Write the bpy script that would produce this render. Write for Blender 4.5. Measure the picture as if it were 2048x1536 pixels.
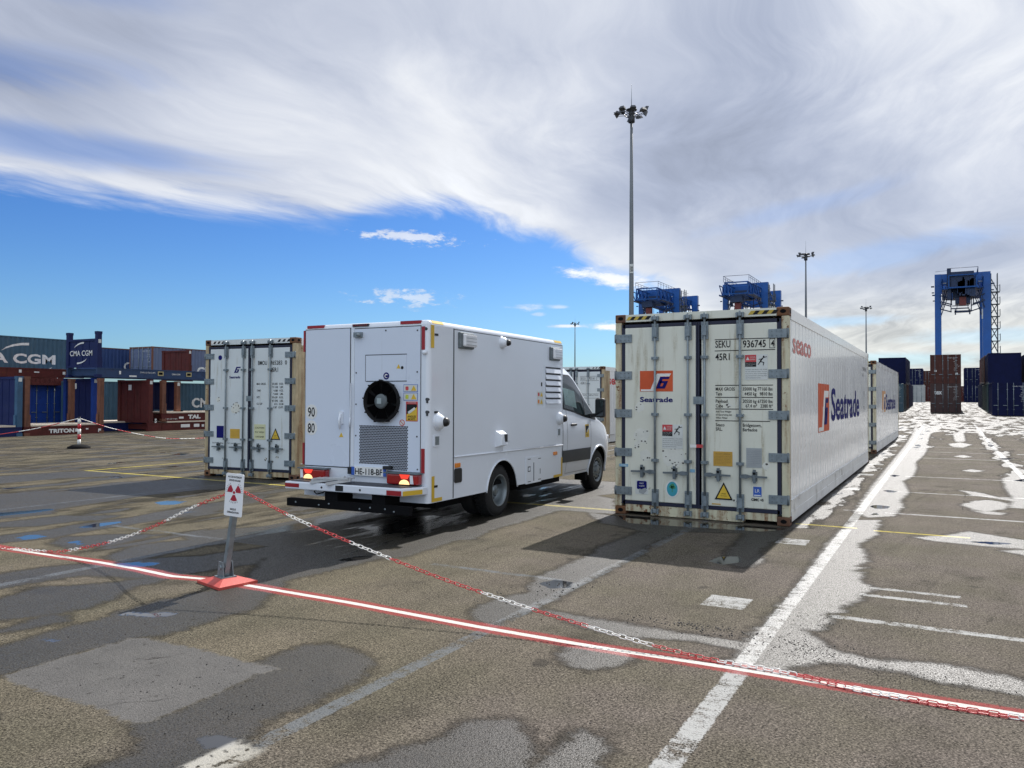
import bpy, bmesh, math, random
import numpy as np
from mathutils import Vector, Matrix
random.seed(7); rng = np.random.default_rng(7)
for o in list(bpy.data.objects): bpy.data.objects.remove(o)
SC = bpy.context.scene
COL = SC.collection
rad = math.radians

# ------------------------------------------------------------------ camera
F_PX, YAW, PITCH, ROLL, EYE = 1584.1, 0.50112, 0.018608, 0.0034097, 1.66623
cam_d = bpy.data.cameras.new('camera'); cam = bpy.data.objects.new('camera', cam_d); COL.objects.link(cam)
cam_d.sensor_width = 36.0; cam_d.lens = F_PX / 2048 * 36.0
cam_d.clip_start = 0.05; cam_d.clip_end = 6000
s_, c_ = math.sin(YAW), math.cos(YAW)
Rv = Vector((c_, s_, 0)); F0 = Vector((-s_, c_, 0)); U0 = Vector((0, 0, 1))
Fv = F0*math.cos(PITCH) + U0*math.sin(PITCH); Uv = U0*math.cos(PITCH) - F0*math.sin(PITCH)
R2 = Rv*math.cos(ROLL) + Uv*math.sin(ROLL); U2 = Uv*math.cos(ROLL) - Rv*math.sin(ROLL)
mw = Matrix((R2, U2, -Fv)).transposed().to_4x4(); mw.translation = (0, 0, EYE)
cam.matrix_world = mw
SC.camera = cam

# ------------------------------------------------------------------ light
SUN_EL = 42.8
sun_d = bpy.data.lights.new('sun', 'SUN'); sun_d.energy = 5.0; sun_d.angle = rad(0.53); sun_d.color = (1.0, 0.965, 0.92)
sun = bpy.data.objects.new('sun', sun_d); COL.objects.link(sun)
sun.rotation_euler = (rad(-(90-SUN_EL)), 0, rad(1.7))
SC.view_settings.view_transform = 'Standard'; SC.view_settings.look = 'None'
SC.view_settings.gamma = 1.0; SC.view_settings.exposure = 0.5
SC.render.engine = 'CYCLES'

class NT:
    """small helper for building node trees"""
    def __init__(s, tree): s.t = tree; s.n = tree.nodes; s.l = tree.links
    def add(s, kind, **kw):
        n = s.n.new(kind)
        for k, v in kw.items(): setattr(n, k, v)
        return n
    def put(s, sock, v):
        if v is None: return
        if isinstance(v, bpy.types.NodeSocket): s.l.new(v, sock)
        elif isinstance(v, bpy.types.Node): s.l.new(v.outputs[0], sock)
        else:
            if hasattr(sock.default_value, '__len__') and not hasattr(v, '__len__'): v = (v,)*len(sock.default_value)
            if hasattr(sock.default_value, '__len__') and len(v) == 3 and len(sock.default_value) == 4: v = (*v, 1)
            sock.default_value = v
    def m(s, op, a, b=None, c=None, clamp=False):
        n = s.add('ShaderNodeMath', operation=op); n.use_clamp = clamp
        s.put(n.inputs[0], a); s.put(n.inputs[1], b); s.put(n.inputs[2], c)
        return n.outputs[0]
    def ss(s, x, lo, hi):     # smoothstep
        n = s.add('ShaderNodeMapRange', interpolation_type='SMOOTHSTEP')
        s.put(n.inputs[0], x); s.put(n.inputs[1], lo); s.put(n.inputs[2], hi); n.inputs[3].default_value = 0; n.inputs[4].default_value = 1
        return n.outputs[0]
    def mr(s, x, a, b, c, d):
        n = s.add('ShaderNodeMapRange'); 
        for i, v in enumerate((x, a, b, c, d)): s.put(n.inputs[i], v)
        return n.outputs[0]
    def mix(s, f, a, b, kind='MIX'):
        n = s.add('ShaderNodeMix', data_type='RGBA', blend_type=kind)
        s.put(n.inputs[0], f); s.put(n.inputs[6], a); s.put(n.inputs[7], b)
        return n.outputs[2]
    def noise(s, vec, scale, detail=4, rough=.55, dist=0.0, dim='3D'):
        n = s.add('ShaderNodeTexNoise', noise_dimensions=dim)
        if vec is not None: s.l.new(vec, n.inputs['Vector'])
        n.inputs['Scale'].default_value = scale; n.inputs['Detail'].default_value = detail
        n.inputs['Roughness'].default_value = rough; n.inputs['Distortion'].default_value = dist
        return n.outputs['Fac']
    def comb(s, x, y, z):
        n = s.add('ShaderNodeCombineXYZ'); s.put(n.inputs[0], x); s.put(n.inputs[1], y); s.put(n.inputs[2], z); return n.outputs[0]
    def sep(s, v):
        n = s.add('ShaderNodeSeparateXYZ'); s.l.new(v, n.inputs[0]); return n.outputs
    def mapv(s, v, scale=(1, 1, 1), loc=(0, 0, 0), rot=(0, 0, 0)):
        n = s.add('ShaderNodeMapping'); s.l.new(v, n.inputs[0]); n.inputs['Scale'].default_value = scale
        n.inputs['Location'].default_value = loc; n.inputs['Rotation'].default_value = rot; return n.outputs[0]

# ------------------------------------------------------------------ sky
world = bpy.data.worlds.new('World'); SC.world = world; world.use_nodes = True
W = NT(world.node_tree); W.n.clear()
out = W.add('ShaderNodeOutputWorld'); bg = W.add('ShaderNodeBackground'); W.l.new(bg.outputs[0], out.inputs[0])
SKY_STRENGTH = 0.10
bg.inputs[1].default_value = SKY_STRENGTH
sky = W.add('ShaderNodeTexSky', sky_type='NISHITA'); sky.sun_disc = False
sky.sun_elevation = rad(SUN_EL); sky.sun_rotation = rad(-1.7); sky.altitude = 20; sky.air_density = 1.0; sky.dust_density = 0.6; sky.ozone_density = 2.2
geo = W.add('ShaderNodeTexCoord').outputs['Generated']
dx, dy, dz = W.sep(geo)
az = W.m('MULTIPLY', W.m('ARCTAN2', dx, dy), 57.2958)          # degrees, 0 straight down the yard, + to the right
el = W.m('MULTIPLY', W.m('ARCSINE', W.m('MINIMUM', W.m('MAXIMUM', dz, -1.0), 1.0)), 57.2958)
zz = W.m('ADD', W.m('MAXIMUM', dz, 0.0), 0.09)
pl = W.comb(W.m('DIVIDE', dx, zz), W.m('DIVIDE', dy, zz), 0.0)     # direction projected on the flat cloud layer
warp = W.add('ShaderNodeTexNoise'); W.l.new(W.mapv(pl, (.55, .55, 1)), warp.inputs['Vector']); warp.inputs['Scale'].default_value = 1.0; warp.inputs['Detail'].default_value = 3
vadd = W.add('ShaderNodeVectorMath', operation='MULTIPLY_ADD'); W.l.new(warp.outputs['Color'], vadd.inputs[0]); vadd.inputs[1].default_value = (1.5, 1.5, 0); W.l.new(pl, vadd.inputs[2])
plw = vadd.outputs[0]
fan = W.mapv(plw, rot=(0, 0, rad(-12)))
streak = W.noise(W.mapv(fan, (1.35, .55, 1)), 1.0, 10, .60, .15)
soft = W.noise(W.mapv(fan, (.75, .36, 1), loc=(3.1, 1.7, 0)), 1.0, 5, .5)
wisp = W.noise(W.mapv(fan, (4.0, 1.3, 1)), 1.0, 8, .62)
edge = W.add('ShaderNodeFloatCurve')
W.put(edge.inputs['Value'], W.mr(az, -90, 60, 0, 1))
pts = [(-90, 13.5), (-61.8, 12.9), (-56.3, 12.6), (-50, 12.2), (-45, 11.9), (-42.4, 11.7), (-38.3, 12.7), (-33.2, 13.1), (-29.6, 12.1), (-26, 10.9), (-23.1, 9.3), (-20.2, 8.3), (-17.5, 6.8), (-14, 2.0), (-10, -2), (60, -4)]
cv = edge.mapping.curves[0]
for i, (a, e) in enumerate(pts):
    x, y = (a+90)/150, (e+10)/30
    if i < 2: cv.points[0 if i == 0 else 1].location = (x, y)
    else: cv.points.new(x, y)
for p_ in cv.points: p_.handle_type = 'AUTO'
edge.mapping.update()
eline = W.mr(edge.outputs[0], 0, 1, -10, 20)
de = W.m('SUBTRACT', el, eline)
nse = W.m('MULTIPLY', W.m('SUBTRACT', streak, .5), 4.6)
nsw = W.m('MULTIPLY', W.m('SUBTRACT', wisp, .5), 3.4)
dn = W.m('ADD', W.m('ADD', de, nse), nsw)
deck = W.ss(dn, -.55, 1.5)
finew = W.noise(W.mapv(W.comb(az, el, 0.0), (.55, 1.5, 1)), 1.0, 8, .68)
def blob(a0, e0, ra, re, amp=1.0, rag=1.2, tilt=0.0, nz=None):
    ea = W.m('SUBTRACT', az, a0); ee = W.m('SUBTRACT', W.m('SUBTRACT', el, e0), W.m('MULTIPLY', ea, tilt))
    d = W.m('SQRT', W.m('ADD', W.m('POWER', W.m('DIVIDE', W.m('ABSOLUTE', ea), ra), 2), W.m('POWER', W.m('DIVIDE', W.m('ABSOLUTE', ee), re), 2)))
    v = W.m('ADD', W.m('SUBTRACT', 1.0, d), W.m('MULTIPLY', W.m('SUBTRACT', nz or wisp, .5), rag))
    return W.m('MULTIPLY', W.ss(v, 0, .8), amp)
gaps = None
for b in ((-58, 15.6, 15, 1.5, .55, 1.4, -.02), (-63, 19.5, 12, 1.8, .45, 1.6, .05), (-43, 11.9, 9, .8, .45, 1.5, .12), (-57, 25, 9, 1.6, .35, 1.6, 0), (-3, 9.5, 12, 1.2, .28, 1.5, .14), (-9, 12.8, 8, 1.0, .20, 1.5, .2), (-7, 5.2, 6, .55, .45, 1.6, 0.02), (3, 4.0, 8, .7, .4, 1.6, 0), (-3, 2.6, 9, .7, .55, 1.2, 0)):
    v = blob(*b); gaps = v if gaps is None else W.m('MAXIMUM', gaps, v)
deck = W.m('MULTIPLY', deck, W.m('SUBTRACT', 1.0, gaps))
smalls = None
for b in ((-35.6, 11.35, 2.9, .44, .75, 2.4, -.03), (-35.9, 7.15, 2.9, .42, .6, 2.6, -.02), (-27.9, 6.55, 1.2, .26, .55, 1.2, 0), (-25.4, 6.6, .8, .18, .5, 1.0, 0), (-26.8, 6.1, .6, .15, .4, 1.0, 0), (-21.6, 5.15, 2.3, .26, 1.0, .6, -.03), (-24.7, 5.25, 1.3, .14, .9, .5, 0), (-21.3, 8.6, 3.6, .62, 1.0, .7, -.16), (-14, 5.0, 6, 1.4, .5, 1.2, 0)):
    v = blob(b[0], b[1], b[2]*1.25, b[3]*1.25, b[4], max(b[5], 1.0)*2.1, b[6], finew); smalls = v if smalls is None else W.m('MAXIMUM', smalls, v)
mask = W.m('MAXIMUM', deck, smalls)
thick = W.ss(dn, 0.0, 7.0)                                   # rim of the deck is bright, its middle greyer
bright = W.m('ADD', W.mr(soft, .30, .70, .80, 1.15), W.m('MULTIPLY', W.m('SUBTRACT', streak, .5), W.mr(el, 3, 14, .35, 1.25)))
bright = W.m('ADD', bright, W.m('MULTIPLY', W.m('SUBTRACT', wisp, .5), W.mr(el, 4, 12, .2, .5)))
bright = W.m('MULTIPLY', bright, W.mr(thick, 0, 1, 1.30, .97))
lowband = W.m('MULTIPLY', W.ss(el, 9.0, 4.0), W.ss(az, -24, -6))
bright = W.m('ADD', bright, W.m('MULTIPLY', lowband, W.mr(wisp, .35, .65, .0, .42)))
sunward = W.m('MAXIMUM', 0.0, W.m('ADD', W.m('MULTIPLY', dy, math.cos(rad(SUN_EL))), W.m('MULTIPLY', dz, math.sin(rad(SUN_EL)))))
rear = W.ss(dy, .15, -.55)  # added bright cloud behind the camera, out of view, to lift shaded front faces
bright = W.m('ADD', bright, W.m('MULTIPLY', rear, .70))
tone = W.m('SUBTRACT', W.m('ADD', blob(-38, 18, 22, 7.5, .22, .8), blob(2, 23, 16, 9, .20, .8)), W.m('ADD', blob(-13, 13, 15, 6.5, .17, .8), blob(-60, 21, 12, 5, .18, 1.0)))
bright = W.m('ADD', W.m('ADD', bright, tone), W.m('MULTIPLY', W.m('SUBTRACT', 1.0, deck), W.m('MULTIPLY', smalls, .35)))
bright = W.m('MULTIPLY', bright, W.m('ADD', .94, W.m('MULTIPLY', W.m('POWER', sunward, 24), .9)))
CL = 5.15
ccol = W.mix(W.mr(bright, .75, 1.25, 0, 1), (.84, .92, 1.12), (.98, 1.0, 1.03))
ccol = W.mix(W.m('MULTIPLY', lowband, .8), ccol, (1.02, 1.0, .92))
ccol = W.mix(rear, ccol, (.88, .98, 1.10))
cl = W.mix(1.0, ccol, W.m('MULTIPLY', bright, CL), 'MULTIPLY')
clr = W.add('ShaderNodeMix', data_type='RGBA'); clr.blend_type = 'MULTIPLY'; clr.clamp_result = False
skyc = W.mix(1.0, sky.outputs[0], W.mix(W.ss(el, 2.0, 14.0), (0.36, 0.57, 0.80), (0.24, 0.45, 0.78)), 'MULTIPLY')
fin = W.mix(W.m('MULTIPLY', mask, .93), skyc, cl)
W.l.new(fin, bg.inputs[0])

# ------------------------------------------------------------------ object helpers
def tag(o, label=None, cat=None, group=None, kind=None):
    if label: o['label'] = label
    if cat: o['category'] = cat
    if group: o['group'] = group
    if kind: o['kind'] = kind
    return o
def thing(name, label, cat, loc=(0, 0, 0), rz=0.0, group=None):
    o = bpy.data.objects.new(name, None); COL.objects.link(o); o.empty_display_size = .2
    o.location = loc; o.rotation_euler = (0, 0, rz)
    return tag(o, label, cat, group)

def FRONT(u, v, d): return (u, -d, v)        # a face looking at -Y
def SIDE(u, v, d): return (d, u, v)          # a face looking at +X
_tc = {}
def text_mesh(s, bold=0.0, spacing=1.0):
    k = (s, bold, spacing)
    if k not in _tc:
        cu = bpy.data.curves.new('txt', 'FONT'); cu.body = s; cu.offset = bold; cu.space_character = spacing; cu.resolution_u = 3; cu.size = 1.0
        ob = bpy.data.objects.new('txt', cu); me = bpy.data.meshes.new_from_object(ob)
        v = np.empty(len(me.vertices)*3, 'f'); me.vertices.foreach_get('co', v); v = v.reshape(-1, 3)
        polys = [list(p.vertices) for p in me.polygons]
        bpy.data.objects.remove(ob); bpy.data.curves.remove(cu); bpy.data.meshes.remove(me)
        _tc[k] = (v, polys)
    return _tc[k]

class MB:
    def __init__(s): s.b = bmesh.new(); s.mi = 0
    def _f(s, vs, smooth=False):
        try: f = s.b.faces.new(vs)
        except ValueError: return None
        f.material_index = s.mi; f.smooth = smooth; return f
    def poly(s, pts, smooth=False):
        return s._f([s.b.verts.new(p) for p in pts], smooth)
    def hexa(s, p):   # 8 points: bottom 4 then top 4
        v = [s.b.verts.new(q) for q in p]
        for a in ((3, 2, 1, 0), (4, 5, 6, 7), (0, 1, 5, 4), (1, 2, 6, 5), (2, 3, 7, 6), (3, 0, 4, 7)): s._f([v[i] for i in a])
    def box(s, x0, x1, y0, y1, z0, z1):
        s.hexa([(x0, y0, z0), (x1, y0, z0), (x1, y1, z0), (x0, y1, z0), (x0, y0, z1), (x1, y0, z1), (x1, y1, z1), (x0, y1, z1)])
    def bbox(s, x0, x1, y0, y1, z0, z1, r, seg=2):
        t = bmesh.new(); bmesh.ops.create_cube(t, size=1.0)
        for v in t.verts: v.co = ((x0+x1)/2+v.co.x*(x1-x0), (y0+y1)/2+v.co.y*(y1-y0), (z0+z1)/2+v.co.z*(z1-z0))
        bmesh.ops.bevel(t, geom=list(t.edges), offset=r, segments=seg, profile=.5, affect='EDGES')
        s.join(t)
    def join(s, t, smooth=None):
        mp = {v: s.b.verts.new(v.co) for v in t.verts}
        for f in t.faces:
            g = s._f([mp[v] for v in f.verts])
            if g and smooth is not None: g.smooth = smooth
        t.free()
    def bar(s, a, b, w, h=None, up=(0, 0, 1)):     # rectangular bar between points
        a = Vector(a); b = Vector(b); d = (b-a).normalized(); h = h or w; u = Vector(up)
        if abs(d.dot(u)) > .98: u = Vector((0, 1, 0))
        x = d.cross(u).normalized()*w/2; y = x.cross(d).normalized()*h/2
        s.hexa([a-x-y, a+x-y, a+x+y, a-x+y, b-x-y, b+x-y, b+x+y, b-x+y])
    def tube(s, pts, r, n=8, closed=False, caps=True, smooth=True):
        pts = [Vector(p) for p in pts]; rs = r if hasattr(r, '__len__') else [r]*len(pts); rings = []; N = len(pts); up = None
        for i, p in enumerate(pts):
            a = pts[i-1] if (i or closed) else pts[i]; c = pts[(i+1) % N] if (i < N-1 or closed) else pts[i]
            d = (c-a).normalized()
            if up is None: up = Vector((0, 0, 1)) if abs(d.z) < .9 else Vector((1, 0, 0))
            x = d.cross(up).normalized(); y = x.cross(d).normalized(); up = y
            rings.append([s.b.verts.new(p+(x*math.cos(t)+y*math.sin(t))*rs[i]) for t in [2*math.pi*k/n for k in range(n)]])
        for i in range(N if closed else N-1):
            A, B = rings[i], rings[(i+1) % N]
            for k in range(n): s._f([A[k], A[(k+1) % n], B[(k+1) % n], B[k]], smooth)
        if caps and not closed: s._f(rings[0][::-1]); s._f(rings[-1])
    def lathe(s, prof, c, axis='x', n=32, smooth=True, close=False):   # prof: (axial, radius)
        rings = []
        for a, r in prof:
            ring = []
            for k in range(n):
                t = 2*math.pi*k/n; u, v = r*math.cos(t), r*math.sin(t)
                p = {'x': (a, u, v), 'y': (u, a, v), 'z': (u, v, a)}[axis]
                ring.append(s.b.verts.new((c[0]+p[0], c[1]+p[1], c[2]+p[2])))
            rings.append(ring)
        for i in range(len(rings)-1):
            for k in range(n): s._f([rings[i][k], rings[i][(k+1) % n], rings[i+1][(k+1) % n], rings[i+1][k]], smooth)
        if close: s._f(rings[0][::-1]); s._f(rings[-1])
    def plate(s, pts, fr, d0, d1):   # outline in (u,v) on a face frame, from depth d0 out to d1
        n = len(pts); A = [s.b.verts.new(fr(u, v, d0)) for u, v in pts]; B = [s.b.verts.new(fr(u, v, d1)) for u, v in pts]
        s._f(A[::-1]); s._f(B)
        for i in range(n): s._f([A[i], A[(i+1) % n], B[(i+1) % n], B[i]])
    def rect(s, u0, u1, v0, v1, fr, d1, d0=None, r=0.0):
        d0 = d1-.003 if d0 is None else d0
        if r > 0:
            pts = []
            for cx, cy, a0 in ((u1-r, v1-r, 0), (u0+r, v1-r, 90), (u0+r, v0+r, 180), (u1-r, v0+r, 270)):
                for k in range(5): pts.append((cx+r*math.cos(rad(a0+22.5*k)), cy+r*math.sin(rad(a0+22.5*k))))
        else: pts = [(u0, v0), (u1, v0), (u1, v1), (u0, v1)]
        s.plate(pts, fr, d0, d1)
    def disc(s, u, v, ru, fr, d1, d0=None, n=24, rv=None):
        rv = rv or ru; d0 = d1-.003 if d0 is None else d0
        s.plate([(u+ru*math.cos(2*math.pi*k/n), v+rv*math.sin(2*math.pi*k/n)) for k in range(n)], fr, d0, d1)
    def text(s, txt, u, v, h, fr, d, w=None, bold=0.0, right=False, center=False, shear=0.0, spacing=1.0):
        co, polys = text_mesh(txt, bold, spacing)
        if len(co) == 0: return
        cap = 0.73; sc = h/cap
        x0, x1 = co[:, 0].min(), co[:, 0].max()
        sx = (w/(x1-x0)) if w else sc
        ww = (x1-x0)*sx
        off = -ww if right else (-ww/2 if center else 0)
        vs = [s.b.verts.new(fr(u+off+(p[0]-x0)*sx+shear*p[1]*sc, v+p[1]*sc, d)) for p in co]
        for p in polys: s._f([vs[i] for i in p])
    def fix(s):
        bmesh.ops.recalc_face_normals(s.b, faces=list(s.b.faces))
    def build(s, name, mats, parent=None, fix=True, bevel=0.0, loc=None):
        if fix: s.fix()
        me = bpy.data.meshes.new(name); s.b.to_mesh(me); s.b.free()
        for m_ in (mats if isinstance(mats, (list, tuple)) else [mats]): me.materials.append(m_)
        o = bpy.data.objects.new(name, me); COL.objects.link(o)
        if parent: o.parent = parent
        if loc: o.location = loc
        if bevel:
            bv = o.modifiers.new('bevel', 'BEVEL'); bv.width = bevel; bv.segments = 2; bv.limit_method = 'ANGLE'; bv.angle_limit = rad(40)
        return o

# ------------------------------------------------------------------ materials
MATS = {}
def mat(name, col, rough=.5, metal=0.0, var=.08, vscale=3.0, dirt=None, dirt_amt=0.0, streak=False, bump=0.0, bscale=60, spec=.5, emit=None, estr=0.0, chips=None, chip_amt=0.0, coat=0.0, wave=0.0):
    if name in MATS: return MATS[name]
    m = bpy.data.materials.new(name); m.use_nodes = True; t = NT(m.node_tree); t.n.clear()
    o = t.add('ShaderNodeOutputMaterial'); p = t.add('ShaderNodeBsdfPrincipled'); t.l.new(p.outputs[0], o.inputs[0])
    tc = t.add('ShaderNodeTexCoord').outputs['Object']
    c = tuple(col)
    n1 = t.noise(tc, vscale, 5, .6)
    colr = t.mix(t.mr(n1, .3, .7, 0, 1), tuple(x*(1-var) for x in c), tuple(min(1, x*(1+var)) for x in c))
    r = t.m('ADD', t.m('MULTIPLY', t.m('SUBTRACT', n1, .5), .25), rough)
    if dirt:
        v = t.mapv(tc, (5, 5, .45) if streak else (1.3, 1.3, 1.3))
        n2 = t.noise(v, 1.6 if streak else 1.5, 7, .65)
        f = t.ss(n2, .72-.35*dirt_amt, .86-.25*dirt_amt)
        fine = t.noise(tc, 40, 3, .6)
        f = t.m('MULTIPLY', f, t.mr(fine, .3, .7, .45, 1.0))
        colr = t.mix(f, colr, dirt); r = t.m('ADD', r, t.m('MULTIPLY', f, .25))
    if chips:
        n3 = t.noise(tc, 9, 9, .7); n4 = t.noise(tc, 1.3, 3, .5)
        f = t.ss(t.m('ADD', n3, t.m('MULTIPLY', t.m('SUBTRACT', n4, .5), .5)), .74-.25*chip_amt, .78-.22*chip_amt)
        colr = t.mix(f, colr, chips); r = t.m('ADD', r, t.m('MULTIPLY', f, .3))
    t.put(p.inputs['Base Color'], colr); t.put(p.inputs['Roughness'], t.m('MINIMUM', t.m('MAXIMUM', r, .03), 1.0))
    p.inputs['Metallic'].default_value = metal; p.inputs['Specular IOR Level'].default_value = spec
    if coat: p.inputs['Coat Weight'].default_value = coat; p.inputs['Coat Roughness'].default_value = .08
    h = None
    if bump:
        h = t.m('MULTIPLY', t.noise(tc, bscale, 4, .6), bump)
    if wave:
        hw_ = t.m('MULTIPLY', t.noise(tc, 2.2, 2, .5), wave); h = hw_ if h is None else t.m('ADD', h, hw_)
    if h is not None:
        b = t.add('ShaderNodeBump'); b.inputs['Strength'].default_value = 1.0; b.inputs['Distance'].default_value = .01; t.put(b.inputs['Height'], h); t.l.new(b.outputs[0], p.inputs['Normal'])
    if emit: t.put(p.inputs['Emission Color'], emit); p.inputs['Emission Strength'].default_value = estr
    MATS[name] = m; return m

RUST = (.17, .062, .022)
cream = mat('cream_paint', (.66, .66, .57), .42, var=.06, vscale=1.2, dirt=(.34, .30, .20), dirt_amt=.55, streak=True, chips=(.20, .17, .12), chip_amt=.10, wave=.05)
cool_white = mat('cool_white_paint', (.62, .66, .67), .42, var=.06, vscale=1.2, dirt=(.36, .34, .26), dirt_amt=.45, streak=True, chips=(.20, .17, .12), chip_amt=.12, wave=.05)
cream_post = mat('rusty_cream_paint', (.56, .53, .38), .55, var=.1, dirt=(.20, .085, .03), dirt_amt=.85, streak=True, chips=RUST, chip_amt=.62, bump=.3)
tan_post = mat('ochre_weathered_paint', (.42, .34, .21), .6, var=.2, vscale=5, dirt=(.20, .10, .04), dirt_amt=.8, streak=True, chips=RUST, chip_amt=.45, bump=.3)
rusty = mat('rusted_steel', (.11, .05, .028), .75, var=.4, vscale=9, dirt=(.20, .09, .035), dirt_amt=.9, bump=.6, bscale=50)
white_side = mat('white_container_wall', (.74, .755, .76), .26, var=.03, vscale=1.0, dirt=(.52, .49, .42), dirt_amt=.22, streak=True, coat=.35, wave=.03)
grey_rail = mat('grey_weathered_rail', (.66, .665, .66), .40, var=.1, dirt=(.34, .32, .29), dirt_amt=.55, streak=False, chips=(.18, .14, .1), chip_amt=.3)
gasket_m = mat('navy_rubber_gasket', (.010, .012, .035), .55, var=.15)
galv = mat('galvanised_steel', (.22, .255, .275), .48, .55, var=.22, vscale=14, bump=.15)
galv_dark = mat('dark_galvanised_steel', (.15, .175, .19), .5, .5, var=.25, vscale=12)
black_ink = mat('black_lettering', (.010, .010, .012), .55, var=.1, spec=.25)
navy_ink = mat('navy_lettering', (.012, .014, .13), .6, var=.12, spec=.04)
red_ink = mat('red_lettering', (.52, .055, .06), .5, var=.18, vscale=8)
faded_red = mat('faded_red_lettering', (.60, .20, .18), .5, var=.2, vscale=8)
logo_orange = mat('orange_red_logo', (.56, .105, .045), .55, spec=.1, var=.12, vscale=4, dirt=(.66, .3, .2), dirt_amt=.25)
ochre_plate = mat('ochre_label', (.50, .29, .045), .5, var=.12)
grey_plate = mat('grey_label', (.33, .35, .36), .45, var=.12)
yellow_tape = mat('yellow_reflective_tape', (.62, .40, .03), .4, var=.1)
yellow_sign = mat('yellow_label', (.66, .44, .04), .45, var=.08)
red_tape = mat('red_reflective_tape', (.30, .012, .018), .35, var=.12)
white_ink = mat('white_lettering', (.72, .72, .70), .5, var=.08)
teal_ink = mat('teal_label', (.04, .33, .42), .5, var=.15)
blue_ink = mat('blue_label', (.03, .10, .42), .5, var=.1)
pale_sticker = mat('pale_sticker', (.60, .62, .60), .5, var=.1)
hazard_yellow = mat('hazard_yellow', (.50, .36, .05), .55, var=.2, dirt=RUST, dirt_amt=.5)
van_white = mat('white_van_paint', (.71, .755, .83), .22, var=.02, vscale=.8, coat=.5, dirt=(.52, .53, .53), dirt_amt=.18, streak=True)
van_panel = mat('sky_tinted_door_white', (.62, .68, .79), .30, var=.02, vscale=.8, wave=.03, dirt=(.47, .51, .57), dirt_amt=.18, streak=True)  # white paint with the blue sky reflection put into its base colour
seam_m = mat('dark_seam', (.05, .055, .065), .7)
black_plastic = mat('black_plastic', (.012, .012, .014), .45, var=.2)
dark_clad = mat('dark_grey_cladding', (.035, .04, .046), .5, var=.1)
tyre_m = mat('tyre_rubber', (.014, .014, .015), .8, var=.2, bump=.2)
rim_m = mat('steel_rim', (.20, .23, .25), .38, .6, var=.12)
glass_m = mat('dark_glass', (.010, .018, .020), .04, spec=.8, var=.05)
window_panel_m = mat('teal_window_panel', (.12, .19, .19), .25, var=.2)
lamp_red = mat('red_lamp_lens', (.30, .008, .012), .15, var=.05, coat=.5)
lamp_lit = mat('lit_red_lamp', (.8, .05, .03), .3, emit=(1.0, .06, .03), estr=.5)
lamp_warm = mat('lit_warm_lamp', (.9, .7, .4), .3, emit=(1.0, .60, .22), estr=.9)
amber_m = mat('amber_marker', (.72, .22, .015), .3, var=.1)
lens_m = mat('clear_lens', (.72, .74, .78), .15, var=.1, coat=.5)
aspect_black = mat('black_chassis', (.006, .006, .007), .85, var=.2, spec=.1)
alloy_m = mat('pale_alloy', (.55, .56, .57), .4, .4, var=.1)
sign_white = mat('white_sign_face', (.78, .79, .82), .4, var=.02)
sign_red = mat('crimson_symbol', (.36, .012, .035), .45)
base_red = mat('red_painted_base', (.46, .065, .05), .5, var=.12, vscale=8, dirt=(.40, .05, .04), dirt_amt=.6, bump=.15)
chain_red = mat('red_plastic_chain', (.50, .03, .035), .35, var=.1)
chain_white = mat('white_plastic_chain', (.78, .77, .74), .35, var=.06)
navy_steel = mat('navy_steel', (.008, .015, .080), .5, var=.15, vscale=2, dirt=(.02, .03, .07), dirt_amt=.5, chips=(.09, .05, .03), chip_amt=.12, spec=.25)  # kept dark so the colour carries the shade on the rack end walls
navy_light = mat('lit_navy_steel', (.028, .055, .125), .5, var=.15, vscale=2, dirt=(.03, .04, .08), dirt_amt=.5, chips=(.10, .05, .03), chip_amt=.2, spec=.25)  # paler copy of the navy for the rail, side light put into the colour
blue_steel = mat('bright_blue_steel', (.014, .05, .26), .45, var=.12, vscale=2, dirt=(.012, .02, .09), dirt_amt=.5, spec=.25)
teal_steel = mat('teal_blue_steel', (.05, .105, .155), .5, var=.15, vscale=1.5, dirt=(.08, .12, .14), dirt_amt=.6, streak=True, spec=.25)
blue_wall = mat('faded_blue_wall', (.03, .06, .17), .5, var=.15, vscale=1.5, dirt=(.05, .08, .16), dirt_amt=.6, streak=True, spec=.25)
maroon = mat('maroon_steel', (.090, .019, .017), .6, var=.2, vscale=3, dirt=(.05, .018, .014), dirt_amt=.6, streak=True, chips=(.12, .05, .02), chip_amt=.3, spec=.25)
brown_steel = mat('brown_steel', (.080, .027, .020), .6, var=.2, vscale=3, dirt=(.05, .02, .015), dirt_amt=.6, streak=True, chips=(.12, .05, .02), chip_amt=.3, spec=.25)
rust_post = mat('rust_brown_post', (.16, .062, .035), .65, var=.25, vscale=4, dirt=(.07, .03, .02), dirt_amt=.7, streak=True)
green_steel = mat('dark_green_steel', (.02, .055, .055), .55, var=.15)
deck_edge = mat('cream_deck_edge', (.60, .52, .42), .6, var=.12)
crane_blue = mat('crane_blue_paint', (.010, .095, .36), .42, var=.12, vscale=.6)
crane_dark = mat('crane_dark_machinery', (.014, .032, .085), .6, var=.4, vscale=2)
crane_deep = mat('deep_crane_blue', (.010, .075, .27), .5, var=.3, vscale=1.5, spec=.3)
crane_red = mat('crane_red_oxide', (.16, .03, .025), .6, var=.2)
mast_m = mat('grey_mast_steel', (.17, .185, .20), .5, .35, var=.1, vscale=.7)
lamp_head = mat('dark_floodlight', (.05, .055, .065), .45, .2, var=.2)
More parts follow.
